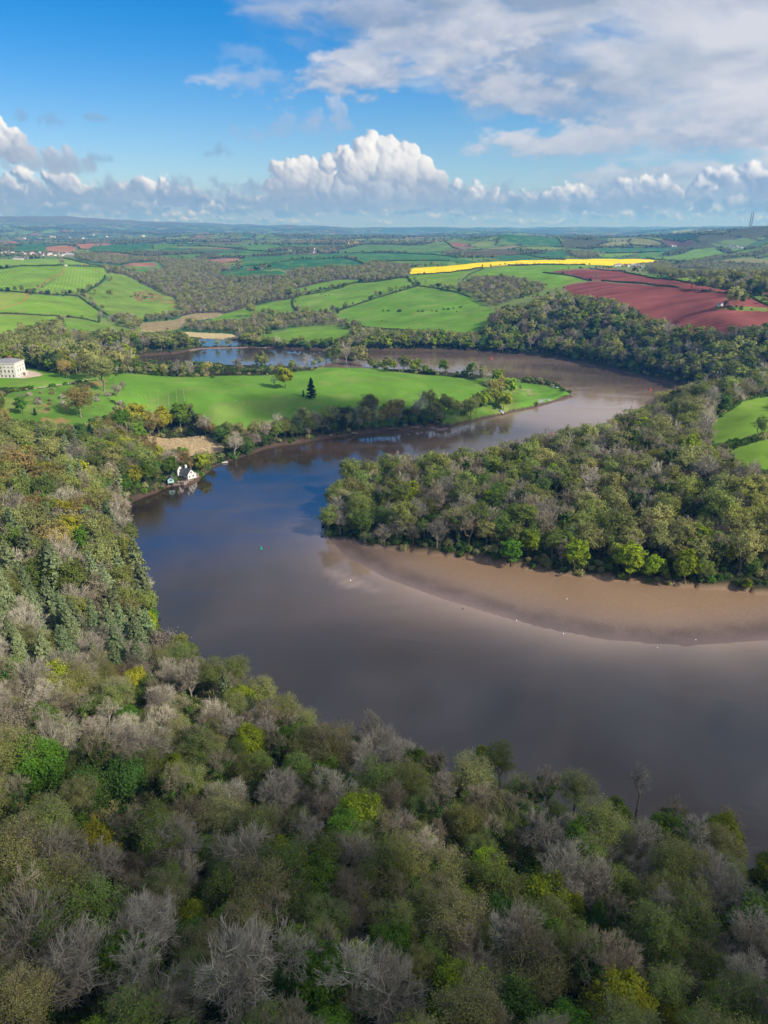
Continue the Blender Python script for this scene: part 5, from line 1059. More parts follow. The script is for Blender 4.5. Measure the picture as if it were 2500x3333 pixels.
for i in mass:
    x, y, k, s, lab, g = TREES[i]; zc = arr[i][2]
    P_.append((x, y, tz[i]-.2)); I_.append(kidx(k, i % NVAR.get(k, 2), lod_of(zc))); Rt.append((i*2.399) % 6.283); Sc.append(s)
print('TREES', len(TREES), 'single', len(single), cnt, 'mass', len(mass))
# distant woods, hedgerow trees
x, y = scatter(-2600, 3200, 1500, 5200, 17, rg); k = visible_x(x, y, 1, 60) & ~in_any(x, y, FMASK+WOODS_FAR+VALLEY)
x = x[k]; y = y[k]; idn_, ed = patchwork(x, y, 210.); wdn = fbm(x/420+9, y/420, 4)
hk = ((ed < 7) & (rg.rand(len(x)) < .75)) | ((wdn > .56) & (y > 1700))
x = x[hk]; y = y[hk]; ed = ed[hk]; wdn = wdn[hk]
x2, y2 = scatter(-6500, 7500, 5200, 12500, 36, rg); k = visible_x(x2, y2, 1, 100); x2 = x2[k]; y2 = y2[k]; _, e2 = patchwork(x2, y2, 210.); w2_ = fbm(x2/420+9, y2/420, 4); k = ((w2_ > .58) | (e2 < 4)); x2 = x2[k]; y2 = y2[k]
xs = np.r_[x, x2]; ysx = np.r_[y, y2]; zz = hgt(xs, ysx); farsc = np.r_[np.where(ed < 7, .45, .75), np.full(len(x2), 1.0)]
for i in range(len(xs)):
    kk_ = pick(rg, [('ivybush', 5), ('khaki', 3), ('olive', 3), ('purple', 3), ('dark', 2), ('barebr', 2)])
    P_.append((xs[i], ysx[i], zz[i]-.4)); I_.append(kidx(kk_, i % 2, 2)); Rt.append(rg.uniform(0, 6.28)); Sc.append(farsc[i]*rg.uniform(.7, 1.25))
stuff('woodland', P_, keys, I_, Rt, Sc)
# undergrowth below the nearer trees
keys = []; kix = {}; P_, I_, Rt, Sc = [], [], [], []
for (y0, y1, sp) in ((-40, 260, 3.4), (260, 640, 5.5), (640, 1400, 8.0)):
    xm = .62*y1+80; x, y = scatter(-xm, xm, y0, y1, sp, rg); k = visible_x(x, y) & (sd_at(x, y) > .2) & ~in_any(x, y, FMASK); k &= np.hypot(x-QUAY[0]+2, y-QUAY[1]-5) > 12
    x = x[k]; y = y[k]; kk_ = ~((x > -430) & (x < 160) & (y > 885) & (y < 1128)) | (rg.rand(len(x)) < .25); x = x[kk_]; y = y[kk_]; z = hgt(x, y); u = fbm(x/20, y/20, 3)
    for i in range(len(x)):
        kk_ = pick(rg, [('bush', 6), ('kbush', 3), ('gbush', .6+1.5*(u[i] > .6))]); P_.append((x[i], y[i], z[i]-.3)); I_.append(kidx(kk_, i % 2, 1 if y0 < 600 else 2)); Rt.append(rg.uniform(0, 6.28)); Sc.append(rg.uniform(.6, 1.25))
stuff('undergrowth', P_, keys, I_, Rt, Sc)
print('undergrowth', len(P_))
# ---------------------------------------------------------------- hedges
def resample(p, st):
    p = np.array(p); d = np.r_[0, np.cumsum(np.hypot(*np.diff(p, axis=0).T))]; n = max(2, int(d[-1]/st)); t = np.linspace(0, d[-1], n)
    return np.interp(t, d, p[:, 0]), np.interp(t, d, p[:, 1]), d[-1]
HEDGES = [
 ('1 0 415; 180 396; 380 402; 500 400; 620 405', 'hedge between the striped fields at left'), ('1 0 545; 160 560; 300 570; 470 580', 'straight hedge under the two striped fields'), ('1 0 684; 170 690; 355 700', 'thin hedge at the far left below the plain green field'), ('1 400 705; 500 715; 590 738', 'dark hedge running right from the bushy corner of the left fields'),
 ('1 355 700; 365 750; 345 790', 'thick bushy hedge dropping downhill between the lowest left fields'), ('1 470 580; 540 630; 590 665; 640 690', 'double hedge slanting down right past the hillside pasture'), ('1 632 455; 620 485; 560 530; 490 570', 'hedge up the left side of the hillside pasture'), ('1 380 352; 520 385; 620 402', 'hedge behind the top striped field'), ('1 640 690; 710 715', 'short hedge at the foot of the hillside pasture'), ('1 600 690; 595 735', 'stubby hedge at the corner below the hillside pasture'),
 ('1 395 262; 470 295; 520 300', 'dark hedge between two pinkish ploughed fields'), ('1 270 283; 395 270; 660 262', 'hedge along the top of the pinkish ploughed fields'), ('1 60 310; 270 315; 420 320', 'hedge behind the village at left'), ('1 690 268; 915 262; 1180 262', 'long hedge on the top of the blue green field'), ('1 915 262; 920 296', 'short hedge across the blue green field'), ('1 1075 262; 1070 282', 'short hedge between far green fields'), ('1 1180 262; 1230 280; 1400 290; 1640 315', 'hedge running right across the far fields'), ('1 560 312; 760 324; 900 312', 'hedge along the bottom of the blue green field'),
 ('2 960 468; 740 498; 640 500; 560 535; 440 560; 300 580', 'long curved hedge at the top of the two pastures'), ('2 300 580; 275 610; 285 650; 330 685; 400 690', 'rounded hedge around the left end of the pasture'), ('2 1030 518; 880 565; 740 605; 600 652; 545 672', 'straight hedge between the two big pastures'), ('2 960 462; 985 490; 1030 518; 1130 530; 1260 555; 1340 582', 'dark hedge dropping from the yellow field to the birch wood'), ('2 720 487; 560 522; 440 548; 300 568', 'hedge below the narrow upper field'),
 ('2 510 715; 600 745; 700 765; 800 775; 1000 785', 'bushy hedge along the foot of the big pasture'), ('2 1300 485; 1340 450; 1430 412', 'hedge leading up towards the yellow field end'), ('2 985 452; 1180 443; 1330 425; 1420 408', 'thin hedge under the yellow rapeseed field'),
 ('3 310 438; 420 450; 520 468; 600 488', 'dark hedge along the top left of the red field'), ('3 590 415; 700 425; 850 450; 960 470; 1100 488; 1280 515; 1400 540; 1659 556', 'long hedge on the far side of the red field'), ('3 660 488; 800 495; 900 505; 1120 530', 'green hedge dividing the red field'), ('3 1410 556; 1500 568; 1600 578', 'short green hedge in the red field at right'), ('3 1555 580; 1600 610; 1659 635', 'hedge at the right end of the red field'), ('3 100 395; 300 390; 560 392', 'thin hedge between the yellow field and the green slope'), ('3 1080 478; 1250 460', 'small hedge beside the grey green trees at right'),
 ('3 620 283; 820 278; 835 272; 825 250', 'hedge round the beige hill field at right'), ('3 835 276; 1040 276; 1010 250; 900 232', 'curving hedge on the right of the beige hill fields'), ('3 600 292; 700 290; 1050 280', 'hedge under the beige hill fields'), ('3 170 290; 190 325; 330 355; 440 362', 'hedge between brown and green fields in the middle distance'), ('3 90 335; 200 332; 320 325', 'dark hedge right of the brown field'), ('3 690 322; 860 318; 1010 312', 'hedge through the blue green valley field'), ('3 930 350; 1000 364; 1240 372', 'hedge at the foot of the smooth green hill'), ('3 1030 240; 1240 250; 1250 255', 'hedge by the vineyard rows'),
 ('3 1290 370; 1450 388; 1659 396', 'hedge below the tan field at right'), ('2 0 396; 100 395; 400 357; 600 350', 'hedge between the two dark green fields'), ('2 600 352; 700 378; 715 405', 'hedge at the right end of the dark green field'), ('2 750 370; 1000 368; 1220 368', 'hedge above the pale field by the rapeseed'), ('2 640 322; 900 320; 1200 335; 1270 350', 'hedge along the crest of the big dark green field'), ('2 150 265; 240 282; 380 292', 'far hedge left of the church village'), ('2 1190 250; 1240 285; 1280 300', 'far hedge beside the small brown field'), ('3 400 235; 430 285', 'far hedge down the green hill'), ('2 160 262; 440 262; 600 264', 'far hedge under the pink and yellow strips'),
 ('6 1400 745; 1480 725; 1600 690; 1659 672; 1720 660', 'low bushy hedge between the two right pastures'), ('6 1330 590; 1480 500; 1560 452; 1640 440', 'rough hedge on the upper left side of the right pasture'),
 ('4 0 405; 100 400; 180 395', 'bramble hedge at the bottom of the mansion lawn'),
]
HM = LM['ivy']
HM2 = leaf_mat('hedge_leaves', (.085, .105, .032), .08)
for hi_, (s, lab) in enumerate(HEDGES):
    p = smoothpoly(gp(s), 1, False); dist = np.mean([q[1] for q in p])
    st = .9 if dist < 1300 else (1.6 if dist < 2400 else 3.0); X_, Y_, Ln = resample(p, st)
    r = np.random.RandomState(hi_); w = 1.6 if dist < 1300 else (2.1 if dist < 2600 else 3.2); h = w*1.25
    m = 12 if dist < 1500 else 9; n = len(X_)*m
    bx = np.repeat(X_, m)+r.normal(size=n)*w*.42; by = np.repeat(Y_, m)+r.normal(size=n)*w*.42; bz = hgt(bx, by)
    hv = h*(.7+.6*fbm(bx/11, by/11, 2)); t = r.rand(n)**.7; C = np.stack([bx, by, bz+hv*t], -1)
    V, Fq = cards(C, (st*.95+.3)*r.uniform(.6, 1.3, n), r, np.tile(np.array([[0, 0, 1.]]), (n, 1)), bias=.35)
    # woody core so that it closes at the foot
    z_ = hgt(X_, Y_); pts = np.stack([X_, Y_, z_+h*.28], -1); Vt, Ft = tubes(pts[:-1], pts[1:], np.full(len(pts)-1, w*.42), np.full(len(pts)-1, w*.42), 5)
    o3 = pts.mean(0); A = Acc(); A.add(V-o3, Fq, 0); A.add(Vt-o3, Ft, 0)
    o = link('hedge', A.mesh('hedge', (HM if hi_ % 3 == 0 else HM2,)), (), label=lab, cat='hedge', group='hedges between the fields', loc=o3)
# ---------------------------------------------------------------- buildings
def plain(name, c, rough=.8, spec=.3, nz=.12, scale=1.5):
    m, G = newmat(name); tc = G.node('ShaderNodeTexCoord').outputs['Object']; n = G.noise(tc, scale, 4, .6)
    k = G.m('ADD', 1-nz, G.m('MULTIPLY', n, nz*2)); cc = G.mix(1.0, tuple(c), G.node('ShaderNodeCombineXYZ', {0: k, 1: k, 2: k}).outputs[0], 'MULTIPLY')
    out(G, G.node('ShaderNodeBsdfPrincipled', {'Base Color': cc, 'Roughness': rough, 'Specular IOR Level': spec}).outputs[0]); return m
def slate(name, c):
    m, G = newmat(name); tc = G.node('ShaderNodeTexCoord').outputs['Object']
    b = G.node('ShaderNodeTexBrick', {'Vector': tc, 'Scale': 2.2, 'Color1': tuple(k*.8 for k in c)+(1,), 'Color2': tuple(k*1.2 for k in c)+(1,), 'Mortar': tuple(k*.5 for k in c)+(1,), 'Mortar Size': .02}).outputs[0]
    out(G, G.node('ShaderNodeBsdfPrincipled', {'Base Color': b, 'Roughness': .5}).outputs[0]); return m
MW = plain('white_render', (.72, .70, .66)); MST = plain('pale_stone', (.74, .68, .63), nz=.2, scale=.9); MSL = slate('slate_roof', (.085, .09, .115)); MSP = slate('pale_slate_roof', (.26, .25, .26)); MGL = plain('dark_glass', (.02, .025, .03), .15, .5, .05)
MTE = plain('mint_painted_boards', (.38, .62, .58), .6, .3, .1); MTD = plain('dark_green_boards', (.04, .085, .08)); MBR = plain('brick', (.30, .12, .08)); MRT = plain('red_tiles', (.34, .12, .07)); MRS = plain('rough_bank_stone', (.24, .19, .16), nz=.5, scale=.6)
MCR = plain('cream_render', (.62, .54, .42)); MGR = plain('grey_sheeting', (.45, .47, .50), .5); MTIM = plain('old_timber', (.10, .075, .055)); MMET = plain('galvanised_steel', (.20, .21, .23), .5); MRD = plain('red_paint', (.75, .05, .03), .4, .4, .03); MGN = plain('green_paint', (.0, .40, .20), .4, .4, .03); MWH = plain('white_paint', (.80, .80, .78), .4, .4, .03); MBL = plain('blue_cover', (.06, .22, .55), .5, .4, .1)
MCOW = plain('brown_hide', (.20, .075, .03)); MCOWB = plain('black_hide', (.018, .016, .015)); MSHEEP = plain('cream_fleece', (.55, .50, .40))
def box(x0, x1, y0, y1, z0, z1):
    V = np.array([(x, y, z) for z in (z0, z1) for y in (y0, y1) for x in (x0, x1)], float)
    return V, np.array([(0, 2, 3, 1), (4, 5, 7, 6), (0, 1, 5, 4), (2, 6, 7, 3), (0, 4, 6, 2), (1, 3, 7, 5)])
def prism_gable(x0, x1, y0, y1, z0, ze, zr):
    """gabled solid, ridge along y"""
    xm = (x0+x1)/2; V = []
    for y in (y0, y1): V += [(x0, y, z0), (x1, y, z0), (x1, y, ze), (xm, y, zr), (x0, y, ze)]
    return np.array(V, float), [(0, 1, 2, 3, 4), (9, 8, 7, 6, 5)], [(0, 5, 6, 1), (1, 6, 7, 2), (4, 9, 5, 0), (2, 7, 8, 3), (3, 8, 9, 4)]
def part(name, pieces, mat, parent, label=None):
    A = Acc()
    for p in pieces:
        if len(p) == 3: A.add(p[0], np.array(p[1]), 0); A.F.append((np.array(p[2])+A.n-len(p[0]), 0))
        else: A.add(p[0], p[1], 0)
    return link(name, A.mesh(name, (mat,)), (), parent=parent, label=label)
def root(name, x, y, z, rz, label, cat, group=None):
    o = link(name, None, (), label=label, cat=cat, group=group, loc=(x, y, z)); o.rotation_euler.z = rz; return o
def roof_slabs(x0, x1, y0, y1, ze, zr, ov=.35, th=.22):
    xm = (x0+x1)/2; sl = (zr-ze)/(xm-x0); res = []
    for sgn, xe in ((-1, x0-ov), (1, x1+ov)):
        zo = ze-sl*ov+.06; V = [(xe, y0-ov, zo), (xm, y0-ov, zr+.06), (xm, y1+ov, zr+.06), (xe, y1+ov, zo)]; V += [(a, b, c+th) for a, b, c in V]
        q = [(0, 1, 2, 3), (4, 7, 6, 5), (0, 4, 5, 1), (1, 5, 6, 2), (2, 6, 7, 3), (3, 7, 4, 0)]
        res.append((np.array(V, float), np.array(q)))
    return res
def gable_house(name, x, y, z, rz, w, d, ze, zr, wm, rm, label, cat='house', group=None, chim=True, win=True, parent=None):
    r0 = root(name, x, y, z, rz, label, cat, group) if parent is None else parent
    part('wall', [prism_gable(-w/2, w/2, -d/2, d/2, -2.5, ze, zr)], wm, r0); rf = part('roof', roof_slabs(-w/2, w/2, -d/2, d/2, ze, zr), rm, r0)
    if chim: part('chimney', [box(-.5, .5, d/2-1.6, d/2-.5, zr-1.2, zr+1.5)], wm, rf)
    if win:
        for yy in np.arange(-d/2+1.6, d/2-1, 3.2):
            for s in (-1, 1): part('window', [box(s*w/2-.06, s*w/2+.06, yy, yy+1.2, ze-2.0, ze-.7)], MGL, r0)
        part('window', [box(-.55, .55, -d/2-.06, -d/2+.06, ze-2.0, ze-.7)], MGL, r0)
    return r0
# country house at the left edge
cx_, cy_ = ground(*fp('4 101 333')[0]); zg = float(hgt(cx_, cy_))
HX = cx_; HY = cy_
W_, D_, HH = 46.0, 22.0, 15.2
hs = root('country_house', HX-W_/2, HY+D_/2, zg, 0, 'large pale stone country house with slate roof at the left edge of the lawn', 'mansion')
part('wall', [box(-W_/2, W_/2, -D_/2, D_/2, -3, HH)], MST, hs)
part('cornice', [box(-W_/2-.5, W_/2+.5, -D_/2-.5, D_/2+.5, HH+.003, HH+.7), box(-W_/2-.18, W_/2+.18, -D_/2-.18, D_/2+.18, 4.6, 4.95)], MST, hs)
def hip(x0, x1, y0, y1, z0, z1, ins):
    V = np.array([(x0, y0, z0), (x1, y0, z0), (x1, y1, z0), (x0, y1, z0), (x0+ins, y0+ins, z1), (x1-ins, y0+ins, z1), (x1-ins, y1-ins, z1), (x0+ins, y1-ins, z1)], float)
    return V, np.array([(3, 2, 1, 0), (4, 5, 6, 7), (0, 1, 5, 4), (1, 2, 6, 5), (2, 3, 7, 6), (3, 0, 4, 7)])
rf = part('roof', [hip(-W_/2-.2, 2, -D_/2-.2, D_/2+.2, HH+.71, HH+4.2, 7.5), hip(-1, W_/2+.2, -D_/2-.2, D_/2+.2, HH+.72, HH+4.0, 8.2)], MSP, hs)
part('chimney', [box(11.0, 13.4, 2, 3.8, HH+2, HH+6.4)], MBR, rf); part('chimney', [box(-9, -5.5, 1, 3, HH+2, HH+6)], MST, rf)
part('porch', [box(W_/2+.003, W_/2+4.2, 2.0, 7.5, 3.6, 4.5)]+[box(W_/2+3.4, W_/2+3.9, a, a+.5, -1, 3.597) for a in (2.3, 4.5, 6.7)], MST, hs)
part('balustrade', [box(W_/2+.2, W_/2+8, -D_/2-.2, -D_/2+.2, -2, .9)], MST, hs)
def sash(x, y, z, w, h, ax):
    if ax == 'y': f = part('window', [box(x-w/2-.18, x+w/2+.18, y-.10, y+.05, z-.15, z+h+.18)], MWH, hs); part('pane', [box(x-w/2, x-.06, y-.13, y-.08, z, z+h), box(x+.06, x+w/2, y-.13, y-.08, z, z+h)], MGL, f)
    else: f = part('window', [box(x-.05, x+.10, y-w/2-.18, y+w/2+.18, z-.15, z+h+.18)], MWH, hs); part('pane', [box(x+.08, x+.13, y-w/2, y-.06, z, z+h), box(x+.08, x+.13, y+.06, y+w/2, z, z+h)], MGL, f)
for i in range(7):
    xx = W_/2-2.9-i*4.1; sash(xx, -D_/2, 1.0, 1.4, 2.5, 'y'); sash(xx, -D_/2, 6.0, 1.4, 2.6, 'y'); sash(xx, -D_/2, 10.9, 1.3, 1.3, 'y')
for yy in (-5.5, 0, 6): sash(W_/2, yy, .8, 1.4, 2.3, 'x'); sash(W_/2, yy, 6.0, 1.4, 2.6, 'x'); sash(W_/2, yy, 11, 1.3, 1.3, 'x')
# quay, cottage and boat house
q0 = np.array(at_z(612.7, 1561, 2.6)); RZ = math.atan2(5.5, -6.8)-pi/2    # long axis (local y) runs back left
ca, sa = cos(RZ), sin(RZ)
def loc2(lx, ly): return q0[0]+lx*ca-ly*sa, q0[1]+lx*sa+ly*ca
# local frame: x to the river end (right), y back; corner at origin
bx_, by_ = loc2(3.6, 5.6)
ct = root('cottage', bx_, by_, 2.6, RZ, 'white gabled cottage with a slate roof on the stone quay at the river edge', 'cottage')
part('wall', [prism_gable(-3.6, 3.6, -5.6, 5.6, -2.2, 4.6, 8.4)], MW, ct)
rf = part('roof', roof_slabs(-3.6, 3.6, -5.6, 5.6, 4.6, 8.4, .5), MSL, ct); part('chimney', [box(-.8, .8, .6, 2.0, 7.2, 10.8)], MW, rf); part('finial', [box(-.09, .09, -6.05, -5.9, 8.6, 9.9)], MWH, rf)
for a, b, c, d in ((-.6, .6, 4.6, 6.3), (-2.4, -1.4, 1.2, 2.9), (1.2, 2.4, 1.2, 2.9)): part('window', [box(a, b, -5.68, -5.57, c, d)], MGL, ct)
for a, c in ((-3.6, 3.2), (1.0, .9), (3.4, 3.2)): part('window', [box(-3.68, -3.57, a, a+.9, c-.6, c+1.2)], MGL, ct)
part('porch', [box(3.603, 5.2, -5.2, -1, -1.5, 3.4), box(3.3, 5.5, -5.5, -.7, 3.41, 3.65)], MW, ct)
bx_, by_ = loc2(.8, 15.4); tw = root('cottage', bx_, by_, 3.2, RZ, 'tall white rear block with two white chimneys behind the quay cottage', 'cottage')
part('wall', [prism_gable(-2.8, 2.8, -4.0, 4.0, -2.2, 6.6, 9.0)], MW, tw); rf = part('roof', roof_slabs(-2.8, 2.8, -4, 4, 6.6, 9.0), MSL, tw); part('chimney', [box(-.9, .9, 1.4, 2.9, 7.6, 12.6), box(-1.15, 1.15, 1.2, 3.1, 12.6, 13.0)], MW, rf); part('window', [box(-.5, .5, -4.08, -3.97, 5.0, 6.4)], MGL, tw)
b0 = np.array(at_z(500+440/8.295, 1480+765/8.295, 3.2)); RB = radians(16)
bh = root('boat_house', b0[0]-cos(RB+pi/2)*3.5, b0[1]+3.5*cos(RB), 3.2, RB, 'small mint green boat house on posts at the water left of the white cottage', 'boat house')
bh.location = (b0[0], b0[1]+3.4, 3.2)
part('wall', [prism_gable(-2.5, 2.5, -3.4, 3.4, 0, 3.0, 4.7)], MTE, bh); part('roof', roof_slabs(-2.5, 2.5, -3.4, 3.4, 3.0, 4.7, .35), MSL, bh)
part('side_boards', [box(-2.58, -2.5, -3.4, 3.4, .05, 2.9)], MTD, bh); part('window', [box(-.9, .9, -3.48, -3.38, 1.9, 2.7)], MGL, bh); part('window', [box(-.55, .55, -3.48, -3.38, 3.2, 3.6)], MGL, bh)
for sx in (-2.3, 2.3):
    for sy in (-3.2, 3.0): part('post', [box(sx-.22, sx+.22, sy-.22, sy+.22, -4.2, -.003)], MRS, bh)
part('deck', [box(-2.8, 2.8, -3.8, 3.8, -.30, -.006)], MTIM, bh)
def wallline(name, s, z0, hgt_, th, mat, label, cat, j=.25, lift=0, zabs=None):
    p = [at_z(a, b, zabs if zabs is not None else 0) for a, b, c in fp(s)]; X_, Y_, Ln = resample(p, 1.1); r = np.random.RandomState(5); n = len(X_)
    dx = np.gradient(X_); dy = np.gradient(Y_); l = np.hypot(dx, dy); nx_, ny_ = -dy/l, dx/l; V = []
    for i in range(n):
        t_ = hgt_*(1+r.uniform(-j, j)*.5); w = th*(1+r.uniform(-j, j))
        for sgn, zz_, k in ((-1, z0, 1.25), (-1, z0+t_, 1), (1, z0+t_, 1), (1, z0, 1.25)): V.append((X_[i]+nx_[i]*sgn*w*k+r.uniform(-j, j)*.4, Y_[i]+ny_[i]*sgn*w*k, zz_+r.uniform(-j, j)*.3*(zz_ > z0)))
    Fq = [(4*i+a, 4*i+(a+1) % 4, 4*i+4+(a+1) % 4, 4*i+4+a) for i in range(n-1) for a in range(4)]+[(0, 3, 2, 1), (4*n-4, 4*n-3, 4*n-2, 4*n-1)]
    V = np.array(V); c = V.mean(0)*np.array((1, 1, 0)); A = Acc(); A.add(V-c, np.array(Fq), 0); return link(name, A.mesh(name, (mat,)), (), label=label, cat=cat, loc=c)
wallline('quay_wall', '4 1040 960; 1100 972; 1150 955; 1185 930; 1180 905', -1.5, 3.9, 1.6, MRS, 'old stone quay wall holding up the white cottage garden', 'wall')
wallline('river_wall', '4 1000 985; 1040 975; 1080 975', -1.2, 2.2, .9, MRS, 'low reddish rubble wall between the boat house and the quay', 'wall')
wallline('causeway', '4 1130 170; 1200 157; 1300 155; 1400 152; 1520 148; 1600 152', -1.5, 2.4, 2.4, MRS, 'long low earth causeway across the mouth of the creek', 'causeway')
wallline('sea_wall', '6 340 382; 390 386; 430 402; 470 432; 486 448', -1.0, 1.9, .7, MRS, 'low dark stone wall round the tip of the salt marsh', 'wall')
wallline('landing_stage', '5 1110 628; 1160 645; 1205 638; 1205 628', -1.0, 1.7, 1.3, MRS, 'small grassy stone landing stage poking into the river below the meadow', 'jetty')
# rocks at the left shore
def rock(x, y, z, s, label):
    import mathutils
    r = np.random.RandomState(int(abs(x*7))); V = []; Fq = []; n = 12; m = 7
    for j in range(m+1):
        for i in range(n):
            a = i/n*2*pi; b = j/m*pi; d = np.array((sin(b)*cos(a), sin(b)*sin(a), cos(b))); V.append(d*s*(.75+.5*vnoise(np.array(d[0]*2+5), np.array(d[1]*2+d[2]*3+9)))*np.array((1, 1.2, .8)))
    for j in range(m):
        for i in range(n): Fq.append((j*n+i, j*n+(i+1) % n, (j+1)*n+(i+1) % n, (j+1)*n+i))
    A = Acc(); A.add(np.array(V), np.array(Fq), 0); link('rock', A.mesh('rock', (plain('pale_rock', (.34, .31, .28), nz=.4, scale=.5),)), (), label=label, cat='rock', loc=(x, y, z))
rx, ry = at_z(462, 1905, 2); rock(rx, ry, 1.5, 3.6, 'pale grey rock outcrop at the foot of the left bank wood'); rock(rx+1.5, ry-4.5, .5, 2.4, 'smaller rock just below the pale outcrop at the left shore')
# buoys, mooring floats, dinghies
def lathe(name, prof, mat, parent, k=14):
    V = []; Fq = []
    for r_, z in prof:
        for i in range(k): V.append((r_*cos(i*2*pi/k), r_*sin(i*2*pi/k), z))
    for j in range(len(prof)-1):
        for i in range(k): Fq.append((j*k+i, j*k+(i+1) % k, (j+1)*k+(i+1) % k, (j+1)*k+i))
    A = Acc(); A.add(np.array(V), np.array(Fq), 0); return link(name, A.mesh(name, (mat,)), (), parent=parent)
def buoy(px, py, mat, s, label, cone=False):
    x, y = at_z(px, py, 0); o = root('buoy', x, y, 0, 0, label, 'buoy', 'channel buoys on the river')
    lathe('float', [(0, -.5*s), (.8*s, -.4*s), (.95*s, .1*s), (.8*s, .45*s), (0, .5*s)], mat, o); lathe('topmark', [(.22*s, .5*s), (.2*s, 1.2*s), ((.5 if cone else .42)*s, 1.25*s), ((.05 if cone else .42)*s, 2.1*s), (0, 2.12*s)], mat, o)
buoy(850, 1787, MGN, 1.0, 'green channel buoy alone in the wide dark reach', True); buoy(2117, 1270, MRD, 1.5, 'red channel buoy near the right end of the far bend'); buoy(1797, 1412, MRD, 1.1, 'red channel buoy below the tip of the salt marsh'); buoy(1600, 1168, MRD, 1.6, 'small red channel buoy farthest up the river')
for i, (s, lab) in enumerate((('8 980 467', 'white mooring float lying high on the sunlit mud'), ('8 810 538', 'white mooring float on the lower edge of the mud at left'), ('8 968 583', 'white mooring float in the shallows below the mud middle'), ('8 1415 603', 'white mooring float near the right side of the mud'), ('8 1285 630', 'white mooring float in the water under the mud bank'), ('8 250 403', 'white mooring float off the spit tip sandbar'), ('8 630 498', 'small dark mooring float on the rippled mud'))):
    X, Y, _l = fp(s)[0]; x, y = at_z(X, Y, .35); o = root('mooring_float', x, y, max(.2, float(hgt(x, y))), 0, lab, 'float', 'mooring floats on the mud'); lathe('ball', [(0, -.32), (.3, -.2), (.4, .05), (.3, .3), (.08, .42), (0, .5)], MWH if i < 6 else MTIM, o, 10)
def dinghy(X, Y, rz, mat, label, s=1.0):
    x, y = ground(X, Y); z = max(.25, float(hgt(x, y)))+.1; o = root('dinghy', x, y, z, rz, label, 'dinghy', 'dinghies on the salt marsh'); V = []; n = 9
    for i in range(n):
        t = i/(n-1); w = .85*s*math.sin(pi*(.18+.82*t))**.6 if t < .999 else .02; yy = (t-.5)*4.2*s
        V += [(-w, yy, .62*s), (-w*.6, yy, 0), (w*.6, yy, 0), (w, yy, .62*s)]
    Fq = [(4*i+a, 4*i+a+1, 4*i+5+a, 4*i+4+a) for i in range(n-1) for a in range(3)]+[(0, 3, 2, 1)]
    A = Acc(); A.add(np.array(V), np.array(Fq), 0); link('hull', A.mesh('hull', (MWH,)), (), parent=o)
    A = Acc(); A.add(np.array([(v[0]*.93, v[1], v[2]-.03) for i, v in enumerate(V) if i % 4 in (0, 3)]), np.array([(2*i, 2*i+1, 2*i+3, 2*i+2) for i in range(n-1)]), 0); link('cover', A.mesh('cover', (mat,)), (), parent=o)
for i, (s, m_, lab) in enumerate((('5 1525 530', MBL, 'blue covered dinghy at the left on the marsh shore'), ('5 1535 538', MBL, 'blue covered dinghy in the middle on the marsh shore'), ('5 1542 545', MWH, 'white dinghy nearest the water on the marsh shore'), ('6 358 384', MWH, 'white dinghy at the left on the marsh point'), ('6 372 387', MBL, 'dinghy in the middle of the row on the marsh point'), ('6 390 391', MWH, 'white dinghy at the right on the marsh point'), ('4 1350 845', MWH, 'small pale dinghy by the shore right of the cottage'))):
    X, Y, _l = fp(s)[0]; dinghy(X, Y, .5+i*1.3, m_, lab, 1.25)
# cattle and sheep
def beast(name, X, Y, mat, rz, s, label, group, cat):
    x, y = ground(X, Y); z = float(hgt(x, y)); bm = []
    A = Acc()
    segs = [((-.9, 0, 1.05), (-.3, 0, 1.0), .36, .42), ((-.3, 0, 1.0), (.5, 0, 1.02), .42, .40), ((.5, 0, 1.02), (.85, 0, 1.1), .40, .26), ((.85, 0, 1.1), (1.2, 0, .95), .24, .17), ((1.2, 0, .95), (1.45, 0, .62), .17, .10), ((-.9, 0, 1.1), (-1.02, 0, .5), .05, .03)]
    for sx in (-.7, .62):
        for sy in (-.24, .24): segs += [((sx, sy, .95), (sx+.04, sy, .5), .16, .08), ((sx+.04, sy, .5), (sx, sy, 0), .08, .07)]
    for a, b, r0, r1 in segs: A.add(*tubes([a], [b], np.array([r0]), np.array([r1]), 8), 0)
    me = A.mesh(name, (mat,)); o = link(name, me, (), label=label, cat=cat, group=group, loc=(x, y, z)); o.rotation_euler.z = rz; o.scale = (s, s, s)
for i, (s, m_, lab) in enumerate((('2 815 728', MCOW, 'brown cow at the left of the trio on the big pasture'), ('2 828 731', MCOW, 'brown cow in the middle of the trio on the big pasture'), ('2 841 735', MCOW, 'brown cow at the right of the trio on the big pasture'), ('2 455 570', MCOWB, 'black cow leftmost in the upper left pasture'), ('2 468 565', MCOWB, 'black cow beside the leftmost one in the upper pasture'), ('2 476 577', MCOWB, 'black cow lowest of the herd in the upper pasture'), ('2 498 576', MCOWB, 'black cow rightmost of the herd in the upper pasture'), ('2 1248 652', MCOWB, 'black cow at the left on the right part of the big pasture'), ('2 1265 675', MCOWB, 'black cow lowest on the right part of the big pasture'), ('2 1300 641', MCOWB, 'black cow highest on the right part of the big pasture'), ('2 980 770', MCOWB, 'dark cow at the foot of the big pasture'), ('2 1276 428', MCOWB, 'black cow leftmost under the rapeseed field'), ('2 1290 427', MCOWB, 'black cow in the middle under the rapeseed field'), ('2 1306 425', MCOWB, 'black cow rightmost under the rapeseed field'))):
    X, Y, _l = fp(s)[0]; beast('cow', X, Y, m_, i*1.1, 1.5, lab, 'cattle on the pastures', 'cow')
